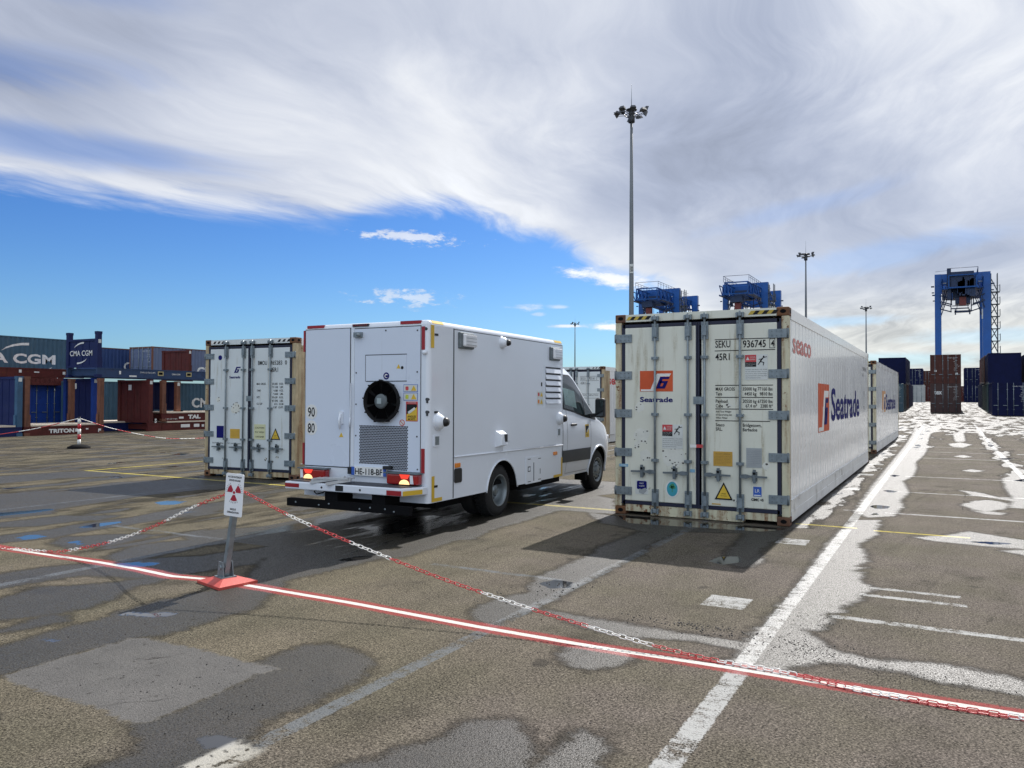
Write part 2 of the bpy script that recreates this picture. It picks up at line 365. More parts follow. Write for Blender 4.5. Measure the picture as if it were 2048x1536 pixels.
# ------------------------------------------------------------------ ground
def zg(y): return float(np.interp(y, [33, 81, 121, 200], [0, .58, 1.30, 1.62]))
WET = [
    [(-5.56,2.8),(-5.53,3.02),(-5.58,3.38),(-5.57,3.75),(-5.64,3.95),(-5.66,4.31),(-5.59,4.81),(-5.59,5.31),(-5.42,5.52),(-5.14,5.17),(-4.98,4.81),(-4.8,4.55),(-4.84,4.17),(-4.81,3.71),(-4.88,3.64),(-4.97,3.31),(-4.95,2.92),(-4.97,2.71),(-5.02,2.53)],
    [(-6.64,3.34),(-6.87,3.74),(-6.99,4.12),(-6.75,4.31),(-6.55,4.65),(-6.48,4.92),(-6.28,4.97),(-6.25,4.82),(-6.28,4.58),(-6.03,4.17),(-5.95,3.9),(-5.98,3.76),(-6.18,3.37),(-6.15,3.1)],
    [(-6.01,3.11),(-5.95,3.24),(-6.04,3.56),(-6.0,3.69),(-5.88,3.7),(-5.77,3.62),(-5.78,3.41),(-5.87,3.2),(-5.88,3.04)],
    [(-3.62,2.63),(-3.59,2.85),(-3.63,3.36),(-3.81,3.62),(-3.81,3.78),(-3.78,4.03),(-3.69,4.13),(-3.41,4.12),(-3.22,4.03),(-3.1,3.81),(-3.04,3.34),(-3.1,3.13),(-3.03,2.88),(-2.92,2.7),(-2.97,2.47),(-2.89,2.24),(-3.26,2.04),(-3.36,2.26),(-3.33,2.44),(-3.47,2.55)],
    [(-2.41,2.57),(-2.39,2.8),(-2.32,2.97),(-2.18,3.29),(-2.19,3.48),(-2.08,3.6),(-1.99,3.64),(-1.91,3.59),(-1.79,3.45),(-1.7,3.31),(-1.66,3.2),(-1.64,3.0)],
    [(-1.64,3.13),(-1.64,3.21),(-1.63,3.49),(-1.61,3.68),(-1.51,3.66),(-1.43,3.57),(-1.37,3.36),(-1.35,3.29)],
    [(-2.22,4.7),(-2.25,4.86),(-2.16,5.01),(-2.02,5.03),(-1.82,4.96),(-1.78,4.87),(-1.83,4.65),(-1.92,4.53),(-2.06,4.55)],
    [(-2.8,5.64),(-2.53,5.63),(-2.1,5.59),(-1.76,5.57),(-1.27,5.57),(-1.19,5.37),(-1.5,5.44),(-1.9,5.29),(-2.09,5.31),(-2.3,5.34),(-2.57,5.49)],
    [(-3.27,5.32),(-3.29,5.71),(-3.17,6.07),(-3.37,6.61),(-3.33,7.52),(-3.44,8.55),(-3.37,9.64),(-2.91,8.34),(-2.91,7.76),(-2.86,5.95),(-2.94,5.09),(-3.12,5.13)],
    [(-1.19,49.79),(-0.15,48.45),(-0.63,41.41),(-0.65,34.21),(-0.57,29.92),(-0.59,27.16),(-0.72,23.77),(-0.63,21.62),(-0.64,19.45),(-0.78,18.15),(-0.59,16.0),(-0.67,14.73),(-0.59,13.81),(-0.67,12.62),(-0.98,12.31),(-1.18,12.76),(-1.21,12.89),(-1.27,16.79),(-1.31,28.02),(-1.38,45.76)],
    [(-1.11,11.96),(-0.81,12.14),(-0.76,10.77),(-0.9,10.01),(-0.77,9.4),(-0.73,8.97),(-0.78,8.66),(-0.69,8.64),(-0.81,8.41),(-0.7,8.37),(-0.7,8.01),(-0.56,7.65),(-0.56,7.66),(-0.65,7.36),(-0.62,7.28),(-0.73,6.89),(-0.72,6.73),(-0.85,6.58),(-0.74,6.4),(-0.8,6.14),(-0.9,6.09),(-0.65,5.67),(-0.38,5.62),(-0.03,5.74),(0.31,5.69),(0.49,5.62),(0.46,5.3),(0.29,5.35),(-0.02,5.34),(-0.23,5.44),(-0.58,5.43),(-0.72,5.38),(-0.84,5.15),(-0.92,5.05),(-1.04,5.04),(-1.21,5.15),(-1.23,5.73),(-1.2,6.29),(-1.17,7.22),(-1.21,9.83),(-1.19,11.18)],
    [(0.19,14.51),(0.39,15.25),(0.64,15.5),(0.84,15.24),(0.88,14.75),(0.72,14.16),(0.51,13.89),(0.35,14.03)],
    [(0.33,13.86),(0.61,13.87),(0.8,13.83),(0.69,13.55),(0.5,13.55)],
    [(0.19,16.91),(0.54,16.66),(0.79,15.97),(1.14,15.88),(1.1,15.21),(0.76,15.76),(0.41,16.05)],
    [(1.06,19.99),(1.31,20.94),(1.9,21.29),(1.54,15.47),(1.04,14.51),(0.84,14.55),(0.98,15.69),(0.98,17.61)],
    [(-0.37,10.84),(-0.04,11.13),(0.24,11.66),(0.81,11.27),(1.11,11.16),(1.03,10.35),(0.76,10.56),(0.34,10.54),(-0.17,10.66)],
    [(0.5,10.33),(0.75,10.52),(1.04,10.43),(1.0,10.1),(0.73,10.14)],
    [(0.32,21.53),(0.51,22.19),(0.81,21.79),(0.57,21.27)],
    [(0.06,34.16),(0.49,35.43),(0.84,34.17),(0.52,32.2),(0.21,32.43)],
    [(0.18,27.01),(0.45,27.79),(0.69,27.03),(0.43,26.46)],
    [(0.28,42.0),(0.74,45.41),(0.67,36.06),(0.32,35.84)],
    [(-4.62,10.77),(-3.39,10.48),(-1.76,10.78),(-1.8,9.07),(-1.71,8.12),(-1.82,8.06),(-2.05,8.16),(-2.12,8.89),(-2.22,10.08),(-2.96,9.8),(-2.99,8.62),(-3.08,8.34),(-3.34,8.3),(-3.32,9.59),(-4.05,9.94)],
    [(-1.83,8.73),(-1.76,8.88),(-1.68,8.51),(-1.71,8.12),(-1.83,7.96)],
    [(-17.25,8.42),(-17.45,9.47),(-17.3,10.72),(-16.88,11.33),(-15.35,10.87),(-15.97,9.89),(-15.95,8.65),(-15.22,7.43)],
    [(-14.12,6.89),(-14.3,7.76),(-13.74,8.52),(-14.32,9.88),(-13.9,10.68),(-13.58,11.46),(-12.67,12.0),(-11.57,11.78),(-11.42,10.81),(-11.82,9.87),(-11.94,8.93),(-11.77,7.9),(-11.6,7.1),(-11.21,6.81),(-11.36,6.17),(-11.37,5.55)],
    [(-11.12,5.58),(-11.03,5.99),(-10.91,6.77),(-10.21,7.24),(-10.09,6.78),(-10.28,6.55),(-10.29,6.06),(-10.6,5.76),(-10.42,5.23)],
    [(-10.05,5.05),(-9.98,5.43),(-9.91,5.99),(-9.97,6.42),(-9.95,7.06),(-10.16,8.25),(-10.19,9.0),(-10.16,9.77),(-9.67,9.3),(-9.45,7.68),(-9.37,6.64),(-9.38,6.14),(-9.3,5.62),(-9.47,5.15),(-9.55,4.8)],
    [(-8.97,5.39),(-9.23,5.76),(-8.9,6.15),(-8.38,6.45),(-8.3,6.05),(-8.23,5.68),(-8.41,5.36)],
    [(-7.73,5.27),(-8.02,5.85),(-7.8,6.34),(-8.26,6.67),(-8.05,7.12),(-7.65,7.58),(-7.3,7.66),(-7.1,6.73),(-7.29,6.26),(-7.28,5.76),(-7.25,5.29),(-7.3,5.12)],
    [(-7.81,4.03),(-7.83,4.26),(-7.75,4.69),(-7.5,5.04),(-7.31,5.33),(-7.08,5.61),(-6.91,5.78),(-6.69,6.35),(-6.66,6.99),(-6.09,5.77),(-6.23,5.36),(-6.33,4.88),(-6.53,4.76),(-7.07,4.63),(-7.17,4.34),(-7.22,3.93),(-7.22,3.73)],
    [(-6.64,6.5),(-6.99,7.91),(-6.4,8.25),(-6.26,8.83),(-6.36,9.73),(-6.22,10.93),(-5.47,10.68),(-4.94,8.04),(-5.3,7.84),(-5.43,7.13),(-5.19,6.7),(-5.22,6.03),(-5.3,5.19),(-5.5,5.07)],
    [(-5.22,6.55),(-5.67,8.83),(-5.85,10.13),(-6.21,11.69),(-5.98,13.07),(-4.88,12.47),(-4.24,10.84),(-5.09,10.79),(-5.06,9.27),(-5.07,7.9),(-5.01,6.79)],
    [(-5.51,11.69),(-5.74,13.1),(-5.72,14.64),(-5.14,13.15),(-5.27,12.78),(-5.31,11.93)],
    [(-7.32,14.68),(-7.08,15.03),(-6.47,14.77),(-6.44,13.85),(-6.66,13.55)],
]
PUD = [
    [(-12.18,6.11),(-12.01,6.52),(-11.84,6.78),(-11.74,7.13),(-11.57,7.04),(-11.49,6.67),(-11.63,6.32),(-11.68,5.86)],
    [(-11.04,8.33),(-11.05,8.59),(-10.71,8.7),(-10.56,8.35),(-10.73,8.16)],
    [(-9.73,6.27),(-9.85,6.55),(-9.74,6.79),(-9.63,6.79),(-9.53,6.49),(-9.57,6.3)],
    [(-9.64,5.38),(-9.77,5.6),(-9.63,5.73),(-9.45,5.68),(-9.41,5.51),(-9.49,5.37)],
    [(-8.85,5.55),(-8.86,5.68),(-8.59,5.61),(-8.56,5.49)],
    [(-15.37,10.46),(-15.39,10.79),(-15.04,10.9),(-14.9,10.5),(-15.09,10.35)],
    [(-15.31,8.09),(-15.27,8.42),(-14.99,8.54),(-14.92,8.23),(-15.1,7.98)],
    [(-19.7,10.51),(-19.62,10.84),(-19.39,10.97),(-19.16,10.56),(-19.36,10.33)],
    [(-18.74,12.61),(-18.76,12.97),(-18.46,13.14),(-18.34,12.67)],
    [(-16.52,12.62),(-16.54,13.02),(-16.34,13.26),(-16.21,12.8)],
    [(-15.33,11.25),(-15.37,11.46),(-15.2,11.52),(-15.09,11.25)],
    [(-20.77,12.62),(-20.81,12.95),(-20.62,13.12),(-20.4,12.7)],
    [(-19.85,15.37),(-20.01,16.01),(-19.75,16.29),(-19.48,15.59)],
    [(-20.82,13.8),(-20.95,14.06),(-20.72,14.09),(-20.6,13.82)],
    [(-20.89,15.92),(-20.88,16.12),(-20.69,16.04),(-20.69,15.85)],
    [(-7.29,5.09),(-7.14,5.21),(-6.95,5.32),(-6.88,5.22),(-6.98,5.1),(-7.12,5.05)],
    [(-5.56,3.95),(-5.37,4.14),(-5.17,4.21),(-5.14,4.07),(-5.36,3.91)],
    [(-5.48,3.24),(-5.45,3.32),(-5.32,3.36),(-5.24,3.28),(-5.35,3.21)],
    [(-3.22,2.69),(-3.2,2.76),(-3.05,2.78),(-2.99,2.7),(-3.1,2.63)],
    [(-3.24,6.43),(-3.17,6.64),(-2.99,6.61),(-2.91,6.41),(-3.06,6.29)],
    [(-1.06,13.61),(-0.99,13.86),(-0.77,13.78),(-0.79,13.45),(-0.96,13.35)],
    [(-0.97,12.66),(-0.92,12.91),(-0.86,12.72),(-0.92,12.55)],
    [(-1.04,16.07),(-0.93,16.26),(-0.77,16.05),(-0.88,15.79)],
    [(-1.1,19.34),(-1.02,19.63),(-0.89,19.47),(-0.99,19.08)],
    [(1.21,19.47),(1.45,20.06),(1.78,19.96),(1.5,19.22)],
    [(0.17,10.81),(0.48,10.94),(0.73,10.94),(0.47,10.72)],
    [(1.26,26.52),(1.5,27.0),(1.74,26.81),(1.45,26.1)],
    [(-4.24,10.8),(-3.24,10.74),(-1.8,10.68),(-2.04,10.32),(-2.86,10.22),(-3.74,10.12)],
    [(-2.15,8.15),(-2.12,8.46),(-1.94,8.57),(-1.85,8.27),(-1.99,8.05)],
    [(-5.5,6.31),(-5.46,6.59),(-5.29,6.75),(-5.19,6.54),(-5.27,6.29)],
]
DARK = [
    [(0.2,18.4),(0.29,17.09)],
    [(0.29,16.09),(0.22,14.2),(0.19,13.12),(0.19,12.21)],
    [(-4.5,3.26),(-4.46,3.35),(-4.35,3.49)],
]
PATCH = [
    [(-4.97,2.71),(-4.97,3.31),(-4.97,3.59),(-4.86,3.65),(-3.98,3.63),(-3.81,3.62),(-3.59,3.63),(-3.65,3.47),(-3.62,3.35),(-3.58,2.69),(-3.65,2.65),(-3.92,2.69),(-4.39,2.67),(-4.77,2.68)],
]

RECT_W = []   # white painted rectangles: x0,x1,y0,y1
RECT_W += [(-1.19, -1.07, 4.6, 11.05), (-1.20, -1.08, 11.3, 52), (-1.19, -1.06, 1.5, 4.93)]
RECT_W += [(-2.965, -2.855, 1.5, 12)]
RECT_W += [(-7.42, -7.30, 3.4, 9), (-12.3, -12.2, 6, 11), (1.40, 1.52, 18, 54), (4.1, 4.22, 22, 54)]
for y in (6.57, 12.95, 16.03, 19.4, 25.75, 28.9, 32.0): RECT_W.append((-.80, 1.30, y-.05, y+.05))
for y in (16.03, 19.4, 25.75): RECT_W.append((1.8, 4.0, y-.05, y+.05))
RECT_W += [(-1.38, -1.2, 12.93, 13.0), (-.66, .14, 7.38, 7.47), (-.60, .10, 7.69, 7.77)]
for y in (6.6, 9.78, 16.12, 19.36, 22.52, 28.85, 25.7, 32, 35, 38): RECT_W.append((-1.76, -1.42, y-.19, y+.19))
for y in (22.5, 25.7, 28.9): RECT_W.append((1.9, 2.25, y-.15, y+.15))
RECT_W += [(-9.5, -7.5, 6.53, 6.61), (-4.55, -3.1, 6.60, 6.68), (-31, -16.5, 18.05, 18.16), (-30, -14, 22, 22.1), (-31, -22, 26, 26.1), (-24.1, -24.0, 14.2, 40), (-19.8, -19.7, 15, 40)]
RECT_Y = [(-17.15, -4.3, 11.13, 11.25), (-1.78, -1.02, 11.17, 11.25), (-.82, .25, 11.07, 11.15), (-17.19, -17.07, 11.13, 24.5)]
TAPE = [(-12, 5.02), (-9.2, 5.0), (-7.5, 5.05), (-6.9, 5.035), (-6.35, 4.99), (-6.0, 5.06), (-5.67, 5.08), (-4.27, 5.06), (-3.04, 4.99), (-2.04, 4.97), (-1.22, 5.0), (-.5, 5.0), (.35, 5.01), (2.5, 5.04)]

def axis(segs, extra):
    a = []
    for lo, hi, n0, n1 in segs:            # spacing n0 at lo -> n1 at hi
        x = lo
        while x < hi-1e-6: a.append(x); x += n0+(n1-n0)*(x-lo)/(hi-lo)
    a = np.array(sorted(set(np.round(a+[e for e in extra], 4))))
    keep = [a[0]]
    for v in a[1:]:
        if v-keep[-1] > .004: keep.append(v)
    return np.array(keep)
ex, ey = [], []
for x0, x1, y0, y1 in RECT_W+RECT_Y:
    ex += [x0, x1, (x0+x1)/2]; ey += [y0, y1, (y0+y1)/2]
    ex += [x0-.03, x1+.03]; ey += [y0-.03, y1+.03]
ex += [-4000, 4000]; ey += [-2000, 6000]
gx = axis([(-400, -60, 40, 4), (-60, -14, 3, .22), (-14, -9, .15, .06), (-9, 1.2, .036, .036), (1.2, 6, .05, .3), (6, 60, .6, 8), (60, 400, 20, 60)], ex)
gy = axis([(-300, -2, 40, 1), (-2, 1.8, .4, .1), (1.8, 7, .034, .034), (7, 13, .036, .06), (13, 36, .07, .3), (36, 130, .4, 4), (130, 1500, 10, 200)], ey)
GX, GY = np.meshgrid(gx, gy); nx, ny = len(gx), len(gy)
GZ = np.interp(GY, [33, 81, 121, 200], [0, .58, 1.30, 1.62])
PX, PY = GX.ravel(), GY.ravel(); NV = len(PX)
def sd_poly(P, pad=.5):     # signed distance, + inside
    P = np.array(P); x0, y0 = P.min(0)-pad; x1, y1 = P.max(0)+pad
    idx = np.nonzero((PX > x0) & (PX < x1) & (PY > y0) & (PY < y1))[0]
    if len(idx) == 0: return idx, np.zeros(0)
    x, y = PX[idx], PY[idx]; d = np.full(len(idx), 1e9); ins = np.zeros(len(idx), bool)
    for i in range(len(P)):
        ax, ay = P[i]; bx, by = P[(i+1) % len(P)]; ex_, ey_ = bx-ax, by-ay
        t = np.clip(((x-ax)*ex_+(y-ay)*ey_)/(ex_*ex_+ey_*ey_+1e-12), 0, 1)
        d = np.minimum(d, np.hypot(x-ax-t*ex_, y-ay-t*ey_))
        c = ((ay > y) != (by > y)) & (x < ex_*(y-ay)/(ey_+1e-12)+ax); ins ^= c
    return idx, np.where(ins, d, -d)
def sd_line(L, pad=.5):
    P = np.array(L); x0, y0 = P.min(0)-pad; x1, y1 = P.max(0)+pad
    idx = np.nonzero((PX > x0) & (PX < x1) & (PY > y0) & (PY < y1))[0]
    x, y = PX[idx], PY[idx]; d = np.full(len(idx), 1e9)
    for i in range(len(P)-1):
        ax, ay = P[i]; bx, by = P[i+1]; ex_, ey_ = bx-ax, by-ay
        t = np.clip(((x-ax)*ex_+(y-ay)*ey_)/(ex_*ex_+ey_*ey_), 0, 1)
        d = np.minimum(d, np.hypot(x-ax-t*ex_, y-ay-t*ey_))
    return idx, d
A = {k: np.full(NV, -.5) for k in ('wet', 'pud', 'patch', 'white', 'yellow', 'tape', 'crack')}
for P in WET:
    i, d = sd_poly(P); A['wet'][i] = np.maximum(A['wet'][i], d)
for P in PUD:
    i, d = sd_poly(P); A['pud'][i] = np.maximum(A['pud'][i], d)
for P in PATCH:
    i, d = sd_poly(P); A['patch'][i] = np.maximum(A['patch'][i], d)
for k, R in (('white', RECT_W), ('yellow', RECT_Y)):
    for x0, x1, y0, y1 in R:
        d = np.minimum(np.minimum(PX-x0, x1-PX), np.minimum(PY-y0, y1-PY)); A[k] = np.maximum(A[k], d)
i, d = sd_line(TAPE); A['tape'][i] = .2-d
for L in DARK:
    i, d = sd_line(L); A['crack'][i] = np.maximum(A['crack'][i], .2-d)
# broad dampness with a shape of its own: along container foot, lane line 2, and the far crossing
bias = np.full(NV, -.5)
bias = np.maximum(bias, np.where((PY > 10.8) & (PY < 40), .10-np.abs(PX+1.72)*.55, -.5))
bias = np.maximum(bias, np.where((PY > 17) & (PY < 56), .09-np.abs(PX-1.46)*.5, -.5))
bias = np.maximum(bias, np.where((PY > 30) & (PY < 52), .12-np.abs(PX+.9)*.45, -.5))
bias = np.maximum(bias, np.where((PY > 22) & (PY < 60), .08-np.abs(PX-3.2)*.30, -.5))
bias = np.maximum(bias, np.clip((PY-43)*.03, -.5, .05))
bias = np.maximum(bias, np.where((PX > -7.8) & (PX < -5.6) & (PY > 6.5) & (PY < 15), .12, -.5))
bias = np.maximum(bias, np.where(PX < -8, np.clip((PY-8)*.05, -.3, -.03), -.5))
A['wetb'] = bias
me = bpy.data.meshes.new('ground')
co = np.stack([PX, PY, GZ.ravel()], 1).astype('f')
q = (np.arange(ny-1)[:, None]*nx+np.arange(nx-1)[None]).ravel()
faces = np.stack([q, q+1, q+1+nx, q+nx], 1).astype('i')
me.vertices.add(NV); me.vertices.foreach_set('co', co.ravel())
me.loops.add(faces.size); me.loops.foreach_set('vertex_index', faces.ravel())
me.polygons.add(len(faces)); me.polygons.foreach_set('loop_start', np.arange(len(faces), dtype='i')*4); me.polygons.foreach_set('loop_total', np.full(len(faces), 4, 'i'))
me.update(calc_edges=True)
for k, v in A.items():
    at = me.attributes.new(k, 'FLOAT', 'POINT'); at.data.foreach_set('value', v.astype('f'))
ground = bpy.data.objects.new('ground', me); COL.objects.link(ground); tag(ground, kind='structure')
gm = bpy.data.materials.new('worn_asphalt'); gm.use_nodes = True; t = NT(gm.node_tree); t.n.clear()
o = t.add('ShaderNodeOutputMaterial'); p = t.add('ShaderNodeBsdfPrincipled'); t.l.new(p.outputs[0], o.inputs[0])
pos = t.add('ShaderNodeTexCoord').outputs['Object']
def att(n):
    a = t.add('ShaderNodeAttribute'); a.attribute_name = n; return a.outputs['Fac']
big = t.noise(pos, .35, 4, .55); mid = t.noise(pos, 2.2, 5, .6); small = t.noise(pos, 14, 4, .6); grit = t.noise(pos, 78, 4, .72); grit2 = t.noise(pos, 210, 2, .6)
streaky = t.noise(t.mapv(pos, (2.6, .22, 1)), 1.0, 5, .6)
vor = t.add('ShaderNodeTexVoronoi'); t.l.new(pos, vor.inputs['Vector']); vor.inputs['Scale'].default_value = 120
vd, vc = vor.outputs['Distance'], vor.outputs['Color']
vor2 = t.add('ShaderNodeTexVoronoi'); t.l.new(pos, vor2.inputs['Vector']); vor2.inputs['Scale'].default_value = 26
base = t.mix(t.m('ADD', t.mr(big, .35, .65, -.3, .5), t.ss(t.sep(pos)[0], -5.5, -1.0), clamp=True), (.107, .092, .065), (.103, .088, .075))
base = t.mix(t.mr(t.noise(t.mapv(pos, (1, 1, 1), (9, 4, 0)), .9, 4, .55), .4, .65, 0, .8), base, (.082, .074, .053))
base = t.mix(t.ss(t.noise(t.mapv(pos, (1, 1, 1), (2, 7, 0)), 1.3, 5, .6), .55, .75), base, (.052, .046, .036))
base = t.mix(1.0, base, t.mr(streaky, .3, .7, .86, 1.12), 'MULTIPLY')
grain = t.m('MULTIPLY', t.mr(grit, .32, .68, .25, 1.85), t.mr(vc, 0, 1, .40, 1.70))
grain = t.m('MULTIPLY', grain, t.mr(grit2, .35, .65, .85, 1.15))
tar = t.ss(t.m('ADD', grit, t.m('MULTIPLY', t.m('SUBTRACT', mid, .5), .35)), .36, .42)          # dark pits between stones
dry = t.mix(1.0, base, grain, 'MULTIPLY')
dry = t.mix(tar, (.016, .014, .012), dry)
pale = t.ss(t.mr(vor2.outputs['Distance'], 0, 1, 1, 0), .90, .96)
dry = t.mix(t.m('MULTIPLY', pale, t.ss(small, .55, .7)), dry, (.20, .18, .16))
# concrete repair patch
pm = t.ss(t.m('ADD', att('patch'), t.m('ADD', t.m('MULTIPLY', t.m('SUBTRACT', small, .5), .14), t.m('MULTIPLY', t.m('SUBTRACT', mid, .5), .12))), -.015, .03)
pcol = t.mix(1.0, t.mix(t.mr(mid, .3, .7, 0, 1), (.092, .089, .086), (.122, .117, .112)), t.mr(grain, .5, 1.6, .80, 1.15), 'MULTIPLY')
pcol = t.mix(t.ss(t.m('ADD', small, t.m('MULTIPLY', grit, .4)), .82, .90), pcol, (.05, .047, .044))
dry = t.mix(pm, dry, pcol)
# wet film and puddles
wsum = t.m('ADD', att('wet'), t.m('ADD', t.m('MULTIPLY', t.m('SUBTRACT', small, .5), .16), t.m('MULTIPLY', t.m('SUBTRACT', t.noise(t.mapv(pos, (.7, 2.2, 1)), 2.2, 5, .65), .5), .20)))
wsum = t.m('ADD', wsum, t.m('MULTIPLY', t.m('SUBTRACT', grit, .5), .09))
wetn = t.noise(t.mapv(pos, (1.7, .42, 1)), 1.0, 6, .62)
wsb = t.m('ADD', att('wetb'), t.m('MULTIPLY', t.m('SUBTRACT', wetn, .5), .95))
wet = t.m('MAXIMUM', t.ss(wsum, -.05, .06), t.ss(wsb, .0, .05))
wet = t.m('MULTIPLY', wet, t.m('SUBTRACT', 1.0, t.m('MULTIPLY', pm, .9)))
wet = t.m('MULTIPLY', wet, t.mr(t.m('ADD', grit, t.m('MULTIPLY', vd, -.12)), .36, .50, .30, 1.0))
stone = t.ss(t.m('ADD', grit, t.m('MULTIPLY', small, .35)), .765, .81)
wet = t.m('MULTIPLY', wet, t.m('SUBTRACT', 1.0, t.m('MULTIPLY', stone, .85)))
damp = t.m('MAXIMUM', t.ss(wsum, -.10, .02), t.ss(wsb, -.10, .04))
damp = t.m('MULTIPLY', damp, t.m('SUBTRACT', 1.0, pm))
pud = t.ss(t.m('ADD', t.m('ADD', att('pud'), t.m('MULTIPLY', t.m('SUBTRACT', streaky, .54), t.m('MULTIPLY', t.ss(t.sep(pos)[0], -3.5, -5.0), .55))), t.m('ADD', t.m('MULTIPLY', t.m('SUBTRACT', small, .5), .08), t.m('MULTIPLY', t.m('SUBTRACT', grit, .5), .03))), -.015, .015)
farp = t.m('MULTIPLY', t.ss(wsb, .13, .20), 1.0)
pud = t.m('MAXIMUM', pud, t.m('MULTIPLY', farp, .8))
col = t.mix(1.0, dry, t.mr(damp, 0, 1, 1.0, .24), 'MULTIPLY')
col = t.mix(pud, col, (.018, .018, .018))
# cracks and tyre streaks
cvec = t.add('ShaderNodeVectorMath', operation='MULTIPLY_ADD'); cn = t.add('ShaderNodeTexNoise'); t.l.new(pos, cn.inputs['Vector']); cn.inputs['Scale'].default_value = 1.6; cn.inputs['Detail'].default_value = 5
t.l.new(cn.outputs['Color'], cvec.inputs[0]); cvec.inputs[1].default_value = (.7, .7, 0); t.l.new(pos, cvec.inputs[2])
cv1 = t.add('ShaderNodeTexVoronoi', feature='DISTANCE_TO_EDGE', voronoi_dimensions='2D'); t.l.new(cvec.outputs[0], cv1.inputs['Vector']); cv1.inputs['Scale'].default_value = .30
crk = t.m('MULTIPLY', t.ss(cv1.outputs['Distance'], .0035, .0012), t.ss(t.noise(pos, .45, 3, .5), .50, .58))
col = t.mix(t.m('MULTIPLY', crk, .8), col, (.012, .011, .010))
tyre = t.ss(t.noise(t.mapv(t.mapv(pos, rot=(0, 0, rad(9))), (5.0, .16, 1)), 1.0, 4, .6), .60, .72)
col = t.mix(t.m('MULTIPLY', tyre, .26), col, (.022, .020, .018))
spots = t.ss(t.noise(pos, 1.9, 2, .5), .70, .74)
col = t.mix(t.m('MULTIPLY', spots, .5), col, (.02, .019, .018))
# paint
wn = t.m('ADD', t.m('MULTIPLY', t.m('SUBTRACT', grit, .5), .030), t.m('MULTIPLY', t.m('SUBTRACT', small, .5), .022))
left0 = t.ss(t.sep(pos)[0], -1.9, -2.6)
wear = t.ss(t.m('ADD', t.m('MULTIPLY', left0, -.04), t.m('ADD', t.m('MULTIPLY', grit, .6), t.m('ADD', t.m('MULTIPLY', small, .5), t.m('MULTIPLY', mid, .5)))), .675, .83)
X, Y, Z = t.sep(pos)
left = t.ss(X, -1.9, -2.6)                                   # old lines further left are worn thin
wmask = t.m('MULTIPLY', t.ss(t.m('ADD', att('white'), t.m('MULTIPLY', wn, 1.5)), -.004, .008), wear)
wcol = t.mix(left, (.37, .37, .36), (.135, .147, .158))
col = t.mix(t.m('MULTIPLY', wmask, t.mr(left, 0, 1, .92, .72)), col, t.mix(1.0, wcol, t.mr(damp, 0, 1, 1, .72), 'MULTIPLY'))
ymask = t.m('MULTIPLY', t.ss(t.m('ADD', att('yellow'), wn), -.006, .006), t.m('ADD', .45, t.m('MULTIPLY', wear, .55)))
col = t.mix(t.m('MULTIPLY', ymask, .85), col, (.40, .33, .07))
tp = t.m('SUBTRACT', .2, att('tape'))
rmask = t.ss(t.m('ADD', t.m('SUBTRACT', .098, tp), t.m('ADD', t.m('MULTIPLY', t.m('SUBTRACT', grit, .5), .075), t.m('MULTIPLY', t.m('SUBTRACT', mid, .5), .05))), -.012, .022)
col = t.mix(t.m('MULTIPLY', rmask, t.mr(grit, .35, .6, .35, .92)), col, (.30, .052, .052))
tmask = t.ss(t.m('ADD', t.m('SUBTRACT', .030, tp), t.m('MULTIPLY', t.m('SUBTRACT', small, .5), .010)), -.003, .003)
tmask = t.m('MULTIPLY', tmask, t.ss(t.m('ADD', grit, t.m('MULTIPLY', small, .5)), .42, .47))
col = t.mix(tmask, col, (.55, .54, .50))
ck = t.ss(t.m('ADD', t.m('SUBTRACT', att('crack'), .2), t.m('MULTIPLY', t.m('SUBTRACT', small, .5), .03)), -.012, -.004)
col = t.mix(t.m('MULTIPLY', ck, .8), col, (.02, .018, .016))
# a worn corner of an old red and white marking at the near edge
blk = t.m('MULTIPLY', t.m('MULTIPLY', t.ss(X, -3.06, -3.02), t.ss(X, -2.80, -2.86)), t.ss(t.m('ADD', Y, t.m('MULTIPLY', small, .3)), 2.95, 2.86))
blk = t.m('MULTIPLY', blk, t.ss(small, .38, .46))
col = t.mix(blk, col, t.mix(t.ss(mid, .5, .56), (.30, .285, .25), (.24, .11, .10)))
t.put(p.inputs['Base Color'], col)
rough = t.m('ADD', .80, t.m('MULTIPLY', wet, -.43))
rough = t.m('ADD', rough, t.m('MULTIPLY', t.m('SUBTRACT', grit2, .5), .12))
nop = t.m('SUBTRACT', 1.0, pud)
rough = t.m('ADD', t.m('MULTIPLY', rough, nop), t.m('MULTIPLY', pud, .04))
t.put(p.inputs['Roughness'], rough)
t.put(p.inputs['Specular IOR Level'], t.m('MAXIMUM', t.m('ADD', .04, t.m('MULTIPLY', wet, .52)), pud))
hgt = t.m('ADD', t.m('ADD', t.m('MULTIPLY', grit, .6), t.m('MULTIPLY', vd, -.35)), t.m('MULTIPLY', grit2, .25))
bmp = t.add('ShaderNodeBump'); bmp.inputs['Distance'].default_value = .012
t.put(bmp.inputs['Strength'], t.m('MULTIPLY', t.mr(wet, 0, 1, .95, .20), nop)); t.put(bmp.inputs['Height'], hgt)
t.l.new(bmp.outputs[0], p.inputs['Normal'])
me.materials.append(gm)
